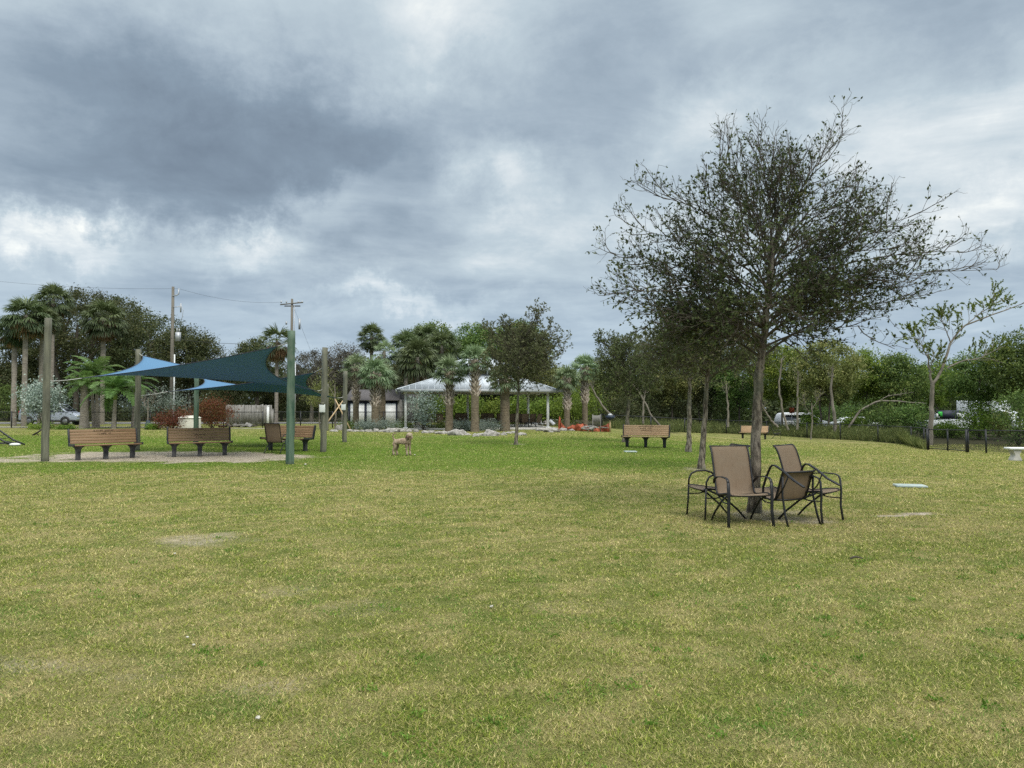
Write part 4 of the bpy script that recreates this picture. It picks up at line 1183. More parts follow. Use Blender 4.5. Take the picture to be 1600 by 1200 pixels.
for (a, b_, lb) in (((524, 624), (536, 648), 'pine stake slanting down to the right beside the staked sapling'), ((536, 626), (526, 640), 'pine stake slanting down to the left beside the staked sapling')):
    A = at(*a, 49.7); B_ = at(*b_, 49.3)
    dd = (B_ - A); gg = A + dd * ((A.z) / (A.z - B_.z)) * .98
    mb = MB(); mb.bar([A - gg, (A - gg) * .5, Vector((0, 0, 0))], .08, .04)
    o = mb.build('stake', M['stake']); o.location = gg; tag(o, lb, 'stake', 'stakes of the sapling')

# ------------------------------------------------------------------ SHADE SAILS AND POSTS
def post(px, py, top, r, mat, label, lean=0.0, Y=None, seed=0):
    g = G(px, py) if Y is None else GY(px, Y)
    H = at(px, top, g.y).z - g.z
    rg = np.random.default_rng(seed)
    k = 16
    P = np.stack([np.linspace(0, lean, k) + rg.normal(size=k) * .004, rg.normal(size=k) * .004, np.linspace(-.15, H, k)], 1)
    mb = MB(); rr = np.linspace(r * .92, r * .80, k)
    mb.tubes(P[None], rr[None], 16, cap=True)
    o = mb.build('sail_post', M[mat], None, True)
    o.location = g
    tag(o, label, 'post', 'round timber posts of the shade sails')
    return o, g, H
pA = post(70, 721, 497, .115, 'post', 'leftmost tall timber sail post, grey green and weathered', .02, seed=1)
pC = post(453, 725, 517, .125, 'postgreen', 'stout green sail post in front of the benches', .01, seed=2)
pB = post(214, 704, 546, .115, 'post', 'weathered brown sail post standing behind the right end of the leftmost bench', .0, seed=3)
pD = post(505, 706, 543, .12, 'post', 'weathered sail post carrying a small white notice, right of the sand patch', .03, seed=4)
pE = post(306, 694, 590, .115, 'postgreen', 'dark green sail post behind the middle bench', seed=5)
pG = post(538, 691, 580, .115, 'post', 'rearmost brown sail post with a small white notice', .03, seed=6)
post(511, 673, 600, .11, 'post', 'thin distant timber post just behind the noticed sail post', seed=7)
# notices
for (pst, px, py, lb) in ((pD, 503.5, 638, 'small white notice fixed to the nearer right sail post'), (pG, 536.5, 636, 'small white notice fixed to the rearmost sail post')):
    p_ = at(px, py, pst[1].y - .16)
    o = thing('notice', lb, 'sign', p_, 0)
    mb = MB(); mb.box((0, 0, 0), (.20, .02, .27)); bevel(mb.build('panel', M['signwhite'], o), .004)
    mb = MB(); mb.box((0, -.002, .17), (.14, .04, .07)); mb.build('bracket', M['greenpl'] if False else M['post'], o)

def sail(label, A, B, D_, C, seed, sagk=(.26, .24, .26, .24), sag=.22):
    """hypar cloth; corners A(near-left,low) B(far-left,high) D(far-right,low) C(near-right,high)"""
    cen = (A + B + C + D_) / 4
    n = 28
    def edge(p, q, k, t):
        m = (p + q) / 2
        mm = m + (cen - m) * k * 2
        return p * (1 - t) ** 2 + mm * 2 * t * (1 - t) + q * t ** 2
    V = []
    for i in range(n + 1):
        u = i / n
        for j in range(n + 1):
            v = j / n
            # u: A->C / B->D ; v: A->B / C->D
            c0 = edge(A, C, sagk[0], u); c1 = edge(B, D_, sagk[1], u)
            d0 = edge(A, B, sagk[2], v); d1 = edge(C, D_, sagk[3], v)
            bl = A * (1 - u) * (1 - v) + C * u * (1 - v) + B * (1 - u) * v + D_ * u * v
            p_ = c0 * (1 - v) + c1 * v + d0 * (1 - u) + d1 * u - bl
            p_.z -= sag * 16 * u * (1 - u) * v * (1 - v) + .10 * (4 * u * (1 - u) + 4 * v * (1 - v)) / 2
            V.append(p_)
    V = np.array([list(p) for p in V])
    o = thing('shade_sail', label, 'shade sail', (cen.x, cen.y, 0), 0, 'blue shade sails over the benches')
    V = V - np.array([cen.x, cen.y, 0])
    q = np.array([[i * (n + 1) + j, (i + 1) * (n + 1) + j, (i + 1) * (n + 1) + j + 1, i * (n + 1) + j + 1] for i in range(n) for j in range(n)])
    c = MB().add(V, q).build('canopy', M['cloth'], o, True)
    so_ = c.modifiers.new('thickness', 'SOLIDIFY'); so_.thickness = .006
    # stitched hem cable
    mb = MB()
    idx = lambda i, j: i * (n + 1) + j
    for line in ([idx(i, 0) for i in range(n + 1)], [idx(i, n) for i in range(n + 1)], [idx(0, j) for j in range(n + 1)], [idx(n, j) for j in range(n + 1)]):
        mb.tubes(V[line][None], np.full((1, n + 1), .012), 6)
    mb.build('hem', M['navy'], o, True)
    return o
def P3(px, py, Y): return at(px, py, Y)
aC = P3(128, 591, pA[1].y + 1.3); bC = P3(223, 556, pB[1].y - .25); dC = P3(496, 611, pD[1].y - .4); cC = P3(434, 541, pC[1].y + .6)
sail('front blue shade sail, dark underside swept up to a high point beside the green post', aC, bC, dC, cC, 1, (.10, .11, .17, .30))
a2 = P3(262, 612, pB[1].y + 1.2); b2_ = P3(318, 592, pE[1].y - .2); d2_ = P3(527, 622, pG[1].y - .5); c2_ = P3(491, 582, pD[1].y + .5)
sail('rear blue shade sail, partly hidden behind the front one', a2, b2_, d2_, c2_, 2, (.10, .11, .17, .26), .10)
def rope(p, q, label):
    o = MB(); p = Vector(p); q = Vector(q)
    o.tubes(np.array([[list(Vector((0, 0, 0))), list((q - p) * .5 + Vector((0, 0, -.015))), list(q - p)]]), np.full((1, 3), .012), 6)
    o = o.build('rope', M['rope']); o.location = p
    tag(o, label, 'rope', 'ropes tying the shade sails')
rope(P3(76, 596, pA[1].y), aC, 'rope from the leftmost sail post to the low tip of the front sail')
rope(P3(216, 551, pB[1].y), bC, 'short rope holding the high rear corner of the front sail')
rope(P3(505, 608, pD[1].y), dC, 'short rope from the noticed post to the front sail low corner')
rope(P3(455, 533, pC[1].y), cC, 'short rope from the green post to the front sail high corner')
rope(P3(216, 619, pB[1].y), a2, 'long rope from the rear sail post to the low tip of the rear sail')
rope(P3(306, 590, pE[1].y), b2_, 'short rope at the high corner of the rear sail')
rope(P3(538, 620, pG[1].y), d2_, 'short rope from the rearmost post to the rear sail')
rope(P3(505, 574, pD[1].y), c2_, 'short rope from the noticed post up to the rear sail high corner')

# ------------------------------------------------------------------ BENCHES
def make_bench(label, loc, rz, seed, dust=True, pale=False, text=0, group='memorial benches'):
    rng = np.random.default_rng(seed)
    o = thing('park_bench', label, 'bench', loc, rz, group)
    L = 1.83
    sm = M['slatpale' if pale else 'slat']
    mb = MB()
    for k in range(4):
        y = -.27 + k * .118; z = .435 - .006 * k
        mb.box((0, y, z), (L, .105, .036))
    bevel(mb.build('seat', sm, o), .006)
    mb = MB()
    a = R(14)
    rot = np.array([[1, 0, 0], [0, math.cos(a), math.sin(a)], [0, -math.sin(a), math.cos(a)]])
    for k in range(5):
        s = .075 + k * .087
        mb.box((0, .185 + math.sin(a) * s, .43 + math.cos(a) * s), (L - .02, .034, .080), rot)
    bevel(mb.build('backrest', sm, o), .006)
    for x in (-.74, 0, .74):
        mb = MB()
        # cast pedestal flaring into the seat, with a cantilever arm below the slats
        zz_ = [0, .12, .24, .31, .355, .385, .40]
        mb.bar([(x, -.02, z_) for z_ in zz_], [.125, .12, .125, .145, .20, .29, .33], .115)
        mb.prism([(-.30, .385), (-.12, .355), (.10, .355), (.22, .385), (.22, .417), (-.30, .417)], 'x', x - .03, x + .03)
        bevel(mb.build('leg', M['legdust' if dust else 'black'], o), .008)
    for x in (-.925, .925):
        mb = MB()
        # end arms: curved strap running under the seat and up the back
        pts = [(-.36, .455), (-.28, .44), (-.05, .43), (.13, .43), (.20, .50), (.25, .66), (.315, .90)]
        mb.bar([(x, u, v) for u, v in pts], [.035] * 7, .07)
        mb.bar([(x, .18, .40), (x, .235, .64), (x, .31, .90)], .04, .09)
        bevel(mb.build('end_frame', M['black'], o), .006)
    if text:
        mb = MB()
        rows = {1: [(4, .60, 6), (3, .13, 3), (3, .42, 10)], 2: [(4, .34, 8), (2, .36, 9), (1, .2, 6)], 3: [(4, .58, 13), (3, .52, 12), (2, .44, 10)]}[text]
        for (k, wdt, n) in rows:
            s = .075 + (k if k < 5 else 4) * .087
            for i in range(n):
                x = (i + .5) / n * wdt - wdt / 2
                if rng.random() < .12: continue
                wl = wdt / n * .62
                hgt_ = .042
                cc = np.array([x, .185 + math.sin(a) * s - .0185, .43 + math.cos(a) * s])
                for q in range(3):
                    # strokes of the worn engraved capitals
                    if rng.random() < .5:
                        mb.box(cc + np.array([(-.5 + q * .5) * wl, 0, 0]), (wl * .22, .003, hgt_), rot)
                    else:
                        mb.box(cc + rot @ np.array([0, 0, (-.5 + q * .5) * hgt_ * .85]), (wl, .003, hgt_ * .2), rot)
        mb.build('inscription', M['ink'], o)
    return o
make_bench('leftmost slatted bench with black pedestals beside the leftmost sail post', G(165, 717), R(44), 1, text=1)
make_bench('middle slatted bench on the sand patch in front of the dark green post', G(312, 712.5), R(28), 2, text=2)
make_bench('slatted bench half behind the green post, facing left', G(450, 704), R(-20), 3, text=2)
make_bench('lone pale slatted bench with engraved lettering out on the mid lawn', G(1009, 699), R(-16), 4, dust=False, pale=True, text=3)
make_bench('far pale slatted bench partly hidden by the spreading oak trunk', G(1178, 686), R(-30), 5, dust=False, pale=True)

# ------------------------------------------------------------------ PATIO CHAIRS
def make_chair(label, loc=(0, 0, 0), rz=0, group='sling patio chairs round the oak', name='patio_chair', slim=False):
    o = thing(name, label, 'chair', loc, rz, group)
    w = .265
    prof = [(-.275, .405), (-.262, .425), (-.22, .43), (-.05, .405), (.12, .375), (.165, .385), (.195, .44), (.25, .62), (.31, .84), (.345, .94), (.375, .99), (.405, 1.01)]
    # sling: one continuous cloth slung between the side rails
    n = 10
    P = []
    pr = np.array(prof)
    t = np.linspace(0, len(pr) - 1, 34); i = np.minimum(t.astype(int), len(pr) - 2); f = (t - i)[:, None]
    pr = pr[i] * (1 - f) + pr[i + 1] * f
    pr[2:-2] = (pr[:-4] + pr[1:-3] + pr[2:-2] + pr[3:-1] + pr[4:]) / 5
    tg = unit(np.gradient(pr, axis=0)); nn = np.stack([-tg[:, 1], tg[:, 0]], 1)
    V = []
    for k, (y, z) in enumerate(pr):
        hw = w - .012
        for j in range(n + 1):
            s = -1 + 2 * j / n
            dip = .022 * (1 - s * s) * math.sin(PI * min(1, max(0, k / (len(pr) - 1))) )
            V.append((s * hw, y - nn[k][0] * dip, z - nn[k][1] * dip))
    q = np.array([[k * (n + 1) + j, k * (n + 1) + j + 1, (k + 1) * (n + 1) + j + 1, (k + 1) * (n + 1) + j] for k in range(len(pr) - 1) for j in range(n)])
    c = MB().add(V, q).build('sling', M['sling'], o, True)
    s_ = c.modifiers.new('thickness', 'SOLIDIFY'); s_.thickness = .004
    mb = MB()
    for sx in (-1, 1):
        mb.tube([(sx * w, y, z) for y, z in pr], .0135, 8)
    mb.tube([(-w, -.262, .405), (0, -.262, .395), (w, -.262, .405)], .0125, 8)
    mb.tube([(-w, .15, .37), (0, .15, .362), (w, .15, .37)], .0125, 8)
    mb.tube([(-w, .405, 1.01), (0, .41, 1.005), (w, .405, 1.01)], .012, 8)
    mb.build('frame', M['chair'], o, True)
    for sx in (-1, 1):
        x = sx * (w + .028)
        if slim:
            mb = MB(); mb.tube([(x, -.255, .43), (x, -.25, .52), (x, -.21, .59), (x, -.13, .625), (x, 0, .63), (x, .10, .60), (x, .17, .52), (sx * w, .20, .46)], .0135, 8)
            mb.build('armrest', M['chair'], o, True)
            mb = MB(); mb.tube([(x, -.255, .43), (x, -.265, .2), (x + sx * .01, -.28, 0)], .0135, 8)
            mb.build('leg', M['chair'], o, True)
        else:
            mb = MB(); mb.bar([(x, -.27, .56), (x, -.25, .605), (x, -.20, .625), (x, -.05, .63), (x, .10, .615), (x, .19, .575), (sx * (w + .01), .235, .52)], .036, .016)
            bevel(mb.build('armrest', M['chair'], o, True), .004, 1)
            mb = MB(); mb.bar([(x, -.27, .57), (x, -.285, .40), (x, -.275, .2), (x + sx * .012, -.30, 0)], .040, .018)
            bevel(mb.build('leg', M['chair'], o), .004, 1)
        mb = MB(); mb.tube([(sx * w, -.20, .405), (sx * w, .02, .30), (sx * (w + .01), .22, .13), (sx * (w + .015), .335, 0)], .014, 8)
        mb.build('leg', M['chair'], o, True)
        mb = MB(); mb.tube([(sx * w, .15, .37), (x, -.10, .30), (x, -.275, .30)], .009, 6)
        mb.build('brace', M['chair'], o, True)
    return o
g1, g2 = G(1134, 824), G(1207, 824)
c1 = make_chair('tan sling chair facing the camera, nearest in front of the oak trunk', (0, 0, 0), R(7))
mid = (g1 + g2) / 2
c1.location = mid + Vector((-.01, .29, 0))
g1 = G(1082, 806)
c2 = make_chair('leftmost sling chair round the oak, seen side on and facing left', (0, 0, 0), R(-80), slim=True)
c2.location = (2.86, 10.50, 0)
g1 = G(1298, 816)
c3 = make_chair('sling chair right of the oak trunk, turned to face right', (0, 0, 0), R(42))
c3.location = g1 + Vector((-.17, .22, .0))
c4 = make_chair('sling chair tipped over on its back against the oak base', (0, 0, 0), 0)
c4.rotation_euler = Euler((R(-62), 0, R(24)), 'XYZ')
g1 = G(1260, 826)
c4.location = g1 + Vector((.14, .10, .275))
# side-on chair at the sand patch and one by the far bench
c5 = make_chair('sling chair seen from behind in front of the half hidden bench', (0, 0, 0), R(172), 'spare patio chairs on the lawn', slim=True)
c5.location = G(432, 708)
c6 = make_chair('dark armchair beside the far bench', (0, 0, 0), R(70), 'spare patio chairs on the lawn')
c6.location = G(1213, 686)

# row of chairs under the pavilion
base_chair = None
rng = np.random.default_rng(12)
spots = [(716, 58, 190), (726, 58, 175), (757, 58, 185), (768, 57, 170), (782, 56.5, 180), (800, 55, 200), (812, 55, 160), (820, 54, 185), (829, 54, 215), (838, 53.5, 230), (654, 57, 150), (690, 52, 160)]
for i, (px, Y, rz) in enumerate(spots):
    g = GY(px, Y)
    if base_chair is None:
        base_chair = make_chair('brown sling chair in the shade under the pavilion roof', (0, 0, 0), 0, 'chairs under the pavilion')
        c = base_chair
    else:
        c = copy_tree(base_chair)
    c.location = (g.x, g.y, g.z + .06)
    c.rotation_euler = (0, 0, R(rz))

# ------------------------------------------------------------------ PAVILION
def pavilion():
    A = GY(634, 50.6); Bp = GY(856, 52)
    e = (Bp - A); e.z = 0
    L = e.length; a = math.atan2(e.y, e.x)
    D_ = 8.5
    o = thing('pavilion', 'open sided park pavilion with a two tier white metal roof', 'pavilion', (A.x, A.y, 0), a)
    mb = MB(); mb.box((L / 2, D_ / 2 - .1, .03), (L + 1.2, D_ + 1.4, .14)); bevel(mb.build('slab', M['concrete'], o), .02)
    zE = 2.62
    for x in (0, L / 2 + .0, L):
        for y in (0, D_):
            if x == L / 2 and y == 0: continue
            mb = MB(); mb.tube([(x, y, .1), (x, y, zE)], .095, 16); mb.box((x, y, .13), (.34, .34, .06)); mb.box((x, y, zE - .04), (.3, .3, .05))
            mb.build('column', M['white'], o, True)
    ov = .62
    def hip(z0, z1, x0, x1, y0, y1, i0, i1, j0, j1, nm, mat, ribs=True):
        """hip frustum with standing seams"""
        lo = [(x0, y0, z0), (x1, y0, z0), (x1, y1, z0), (x0, y1, z0)]
        hi = [(i0, j0, z1), (i1, j0, z1), (i1, j1, z1), (i0, j1, z1)]
        mb = MB(); mb.add(lo + hi, np.array([[0, 1, 5, 4], [1, 2, 6, 5], [2, 3, 7, 6], [3, 0, 4, 7], [4, 5, 6, 7], [3, 2, 1, 0]]))
        r = mb.build(nm, mat, o)
        if ribs:
            mb = MB(); up = np.array([0, 0, .018])
            for k in range(4):
                p0, p1 = np.array(lo[k]), np.array(lo[(k + 1) % 4]); q0, q1 = np.array(hi[k]), np.array(hi[(k + 1) % 4])
                ln = np.linalg.norm(p1 - p0); n = int(ln / .42)
                dirv = (p1 - p0) / ln
                w0 = np.dot(q0 - p0, dirv); w1 = np.dot(q1 - p0, dirv)
                for s in range(1, n):
                    t_ = s / n * ln
                    b0 = p0 + dirv * t_
                    # seam runs straight up the slope until it meets a hip or the top
                    if t_ < w0: fr = t_ / max(w0, 1e-6)
                    elif t_ > w1: fr = (ln - t_) / max(ln - w1, 1e-6)
                    else: fr = 1
                    slope = (q0 - p0) - dirv * w0
                    b1 = b0 + slope * fr
                    mb.tubes(np.array([[b0 + up, (b0 + b1) / 2 + up, b1 + up]]), np.full((1, 3), .02), 4)
                mb.tubes(np.array([[p0 + up, (p0 + q0) / 2 + up, q0 + up]]), np.full((1, 3), .045), 5)
            mb.build('seam', mat, r)
        return r
    x0, x1, y0, y1 = -ov, L + ov, -ov, D_ + ov
    cxm, cym = L / 2 + .35, D_ / 2
    hip(zE + .12, 3.92, x0, x1, y0, y1, cxm - 2.3, cxm + 2.3, cym - 1.5, cym + 1.5, 'lower_roof', M['roof'])
    mb = MB()
    for (cx, cy, sx, sy) in ((cxm, y0 - .02, x1 - x0 + .16, .10), (cxm, y1 + .02, x1 - x0 + .16, .10), (x0 - .02, cym, .10, y1 - y0 - .06), (x1 + .02, cym, .10, y1 - y0 - .06)):
        mb.box((cx, cy, zE + .05), (sx, sy, .20))
    mb.build('gutter', M['fascia'], o)
    mb = MB(); mb.box((cxm, cym, zE + .02), (x1 - x0 - .14, y1 - y0 - .14, .04)); mb.build('soffit', M['ceil'], o)
    # clerestory lantern
    for sx in (-1.95, -.65, .65, 1.95):
        for sy in (-1.25, 1.25):
            mb = MB(); mb.box((cxm + sx, cym + sy, 4.1), (.12, .12, .5)); mb.build('lantern_post', M['white'], o)
    mb = MB(); mb.box((cxm, cym, 4.06), (3.7, 2.3, .42)); mb.build('lantern_gap_fill', M['black'], o)  # black box fills the dark gap between the two roofs
    hip(4.36, 5.25, cxm - 3.0, cxm + 3.0, cym - 2.1, cym + 2.1, cxm - .7, cxm + .7, cym - .02, cym + .02, 'upper_roof', M['roof'])
    mb = MB()
    for (cx, cy, sx, sy) in ((cxm, cym - 2.12, 6.14, .08), (cxm, cym + 2.12, 6.14, .08), (cxm - 3.02, cym, .08, 4.1), (cxm + 3.02, cym, .08, 4.1)):
        mb.box((cx, cy, 4.29), (sx, sy, .15))
    mb.build('fascia', M['fascia'], o)
pavilion()

# rocks edging the bed
def rock(px, py, wpx, hpx, label, seed, Y=None):
    g = G(px, py) if Y is None else GY(px, Y)
    rng = np.random.default_rng(seed)
    k = F / g.y
    w_, h_ = wpx / k, hpx / k
    bm = bmesh.new(); bmesh.ops.create_icosphere(bm, subdivisions=3, radius=1)
    ph = rng.random(3) * 10
    for v in bm.verts:
        n = v.co.normalized()
        d_ = 1 + .28 * (vnoise(n.x * 1.6 + ph[0], n.y * 1.6 + n.z * 1.3 + ph[1], seed) - .5) * 2 + .14 * (vnoise(n.x * 4 + ph[1], n.y * 4 + n.z * 3.3, seed + 3) - .5) * 2 + .06 * (vnoise(n.x * 11, n.y * 11 + n.z * 9, seed + 5) - .5) * 2
        v.co = Vector((n.x * w_ / 2 * d_, n.y * w_ * .36 * d_, max(-.3, n.z) * h_ * .9 * d_))
    me = bpy.data.meshes.new('rock'); bm.to_mesh(me); bm.free()
    me.materials.append(M['rock'])
    o = bpy.data.objects.new('rock', me); col.objects.link(o); o.location = g; o.rotation_euler.z = rng.normal() * .3
    return tag(o, label, 'rock', 'rocks edging the pavilion bed')
big = [(611, 675.5, 25, 9, 'broad grey boulder right of the shaggy low palm'), (741 - 26, 680, 27, 11, 'largest rounded boulder before the two pavilion palms'), (766, 681, 24, 10, 'pale pointed boulder before the silver bushes'),
       (834, 675, 0, 0, ''), (862, 675, 24, 6, 'flat dark slab of rock at the foot of the right pavilion post'), (533, 672, 20, 9, 'slanting pale rock at the left end of the bed'), (700 - 14, 678, 16, 5, 'grey low rock left of the largest boulder'),
       (665, 677, 16, 5, 'pale low rock before the palm left of the roof'), (742 + 1, 682, 12, 5, 'greenish white lump beside the largest boulder'), (787, 680, 10, 5, 'small white rock before the stout smooth palm'), (815, 680, 14, 5, 'pale rock right of the lone young oak trunk')]
for i, (px, py, wp, hp, lb) in enumerate(big):
    if wp: rock(px, py, wp, hp, lb, 500 + i)
rng = np.random.default_rng(31)
for i, px in enumerate([522, 545, 556, 566, 576, 588, 597, 628, 638, 650, 676, 694, 703, 730, 750, 776, 795, 803, 845, 880, 893, 902, 922, 930, 940, 910]):
    py = 674.5 + 6 * math.exp(-((px - 745) / 60.0) ** 2) - (1.5 if px > 840 else 0)
    rock(px, py, 9 + 6 * rng.random(), 3.2 + 2 * rng.random(), 'small pale rock in the low row edging the pavilion bed', 520 + i)

# ------------------------------------------------------------------ BLACK FENCES
def fence(label, pts, H, seed, name='chain_link_fence', rail_r=.028, gate=False):
    base = pts[0]
    o = thing(name, label, 'gate' if gate else 'fence', base, 0, None)
    loc = [p - base for p in pts]
    for p in loc:
        mb = MB(); mb.tube([(p.x, p.y, p.z - .05), (p.x, p.y, p.z + H + .03)], .042, 8); mb.ball((p.x, p.y, p.z + H + .04), .036, 8, 4)
        mb.build('post', M['black'], o, True)
    mb = MB()
    for a, b in zip(loc[:-1], loc[1:]):
        mb.tube([(a.x, a.y, a.z + H), (b.x, b.y, b.z + H)], rail_r, 6)
        if gate: mb.tube([(a.x, a.y, a.z + .08), (b.x, b.y, b.z + .08)], rail_r, 6)
    mb.build('rail', M['black'], o, True)
    for a, b in zip(loc[:-1], loc[1:]):
        d_ = b - a; ln = math.hypot(d_.x, d_.y)
        me = MB().add([(0, 0, .04), (ln, 0, .04 + d_.z), (ln, 0, H + d_.z), (0, 0, H)], np.array([[0, 1, 2, 3]])).build('mesh_panel', M['link'], o)
        me.location = a; me.rotation_euler.z = math.atan2(d_.y, d_.x)
    return o
HF = 1.18
fence('black chain link fence across the far left, before the road', [GY(px, 55) for px in (-60, 19, 79, 129, 182, 235, 290, 350, 411)], HF, 1)
fence('black chain link fence between the white gatepost and the garage', [GY(px, 55.5) for px in (425, 470, 520, 545, 600, 650)], HF, 2)
fence('black chain link fence along the weeds at the far right of the lawn', [G(940, 670), G(1017, 674.5), G(1070, 676), G(1135, 677.5), G(1198, 680), G(1261, 684), G(1313, 687), G(1372, 690.5), G(1424, 695), G(1444, 698), G(1449, 703)], 1.12, 3)
fence('black double gate in the fence near the right edge', [G(1451, 703), G(1481, 704.5), G(1510, 707)], 1.12, 4, 'fence_gate', gate=True)
fence('black chain link fence running off past the stone bench', [G(1513, 707), G(1541, 708.5), G(1640, 711)], 1.12, 5)

# ------------------------------------------------------------------ DOG
def skin(name, verts, edges, radii, mat, parent, sub=2, root=0):
    me = bpy.data.meshes.new(name)
    me.from_pydata(verts, edges, [])
    me.materials.append(mat)
    o = bpy.data.objects.new(name, me); col.objects.link(o)
    if parent: o.parent = parent
    s = o.modifiers.new('skin', 'SKIN'); s.use_smooth_shade = True
    for i, r in enumerate(radii):
        sv_ = me.skin_vertices[0].data[i]
        sv_.radius = (r, r) if np.isscalar(r) else r
        sv_.use_root = (i == root)
    m = o.modifiers.new('sub', 'SUBSURF'); m.levels = sub; m.render_levels = sub
    return o
def dog():
    g = G(628, 711.6)
    o = thing('dog', 'apricot curly coated dog standing on the lawn with curled up tail, looking this way', 'dog', g, R(-8))
    v = [(-.20, 0, .46), (-.05, 0, .455), (.10, 0, .45), (.19, 0, .47), (.235, -.02, .55), (.25, -.035, .61),     # 0-5 spine, neck, skull
         (-.235, -.055, .36), (-.20, -.065, .27), (-.275, -.068, .15), (-.265, -.07, .04), (-.235, -.072, .018),       # 6-10 near hind
         (-.20, .055, .36), (-.15, .065, .27), (-.215, .068, .15), (-.195, .07, .04), (-.165, .072, .018),             # 11-15 far hind
         (.17, -.06, .38), (.165, -.065, .24), (.18, -.066, .12), (.18, -.066, .03), (.20, -.07, .017),                 # 16-20 near fore
         (.23, .055, .38), (.235, .06, .24), (.245, .06, .12), (.25, .06, .03), (.27, .058, .017),                      # 21-25 far fore
         (-.245, 0, .49), (-.285, 0, .55), (-.31, 0, .62), (-.295, 0, .68), (-.24, 0, .705), (-.19, 0, .69)]            # 26-31 tail
    e = [(0, 1), (1, 2), (2, 3), (3, 4), (4, 5), (0, 6), (6, 7), (7, 8), (8, 9), (9, 10), (0, 11), (11, 12), (12, 13), (13, 14), (14, 15),
         (2, 16), (16, 17), (17, 18), (18, 19), (19, 20), (3, 21), (21, 22), (22, 23), (23, 24), (24, 25), (0, 26), (26, 27), (27, 28), (28, 29), (29, 30), (30, 31)]
    r = [.10, .095, .115, .105, .075, .092, .075, .058, .032, .028, .032, .07, .052, .030, .027, .031, .06, .036, .029, .027, .032, .058, .036, .029, .027, .032,
         .03, .02, .017, .016, .017, .012]
    b = skin('body', v, e, r, M['fur'], o, 2, 0)
    tx = bpy.data.textures.new('fur_noise', 'CLOUDS'); tx.noise_scale = .035
    dm = b.modifiers.new('curls', 'DISPLACE'); dm.texture = tx; dm.strength = .022; dm.mid_level = .45
    h = Vector((.25, -.035, .615))
    mb = MB(); mb.ball(tuple(h + Vector((.0, .012, .035))), .098, 12, 8, (1.1, 1, .85)); tk = mb.build('topknot', M['furpale'], o, True); dk = tk.modifiers.new('curls', 'DISPLACE'); dk.texture = tx; dk.strength = .03; dk.mid_level = .4
    for (lx, ly) in ((-.252, -.071), (-.182, .071), (.188, -.067), (.256, .06)):
        mb = MB(); mb.tube([(lx, ly, .01), (lx, ly, .06), (lx - .005, ly, .13)], [.040, .036, .028], 10); mb.build('feathering', M['furpale'], o, True)
    # muzzle towards the camera, slightly left
    skin('muzzle', [tuple(h + Vector((0, -.03, 0))), tuple(h + Vector((-.02, -.10, -.025))), tuple(h + Vector((-.03, -.15, -.04)))], [(0, 1), (1, 2)], [.062, .046, .034], M['furdark'], o)
    mb = MB(); mb.ball(tuple(h + Vector((-.034, -.178, -.03))), .016, 8, 6); mb.build('nose', M['nose'], o, True)
    for sx in (-1, 1):
        skin('ear', [tuple(h + Vector((sx * .065, -.01, .03))), tuple(h + Vector((sx * .095, -.02, -.03))), tuple(h + Vector((sx * .092, -.03, -.095)))], [(0, 1), (1, 2)], [(.022, .03), (.024, .04), (.016, .026)], M['furdark'] if sx < 0 else M['fur'], o)
        mb = MB(); mb.ball(tuple(h + Vector((-.012 + sx * .03, -.076, .018))), .010, 8, 6); mb.build('eye', M['nose'], o, True)
    mb = MB()
    a = np.linspace(0, 2 * PI, 17)
    mb.tubes(np.stack([.215 + .083 * np.cos(a), -.01 + .083 * np.sin(a), .515 + .02 * np.cos(a)], 1)[None], np.full((1, 17), .012), 6)
    mb.build('collar', M['furdark'], o, True)
dog()

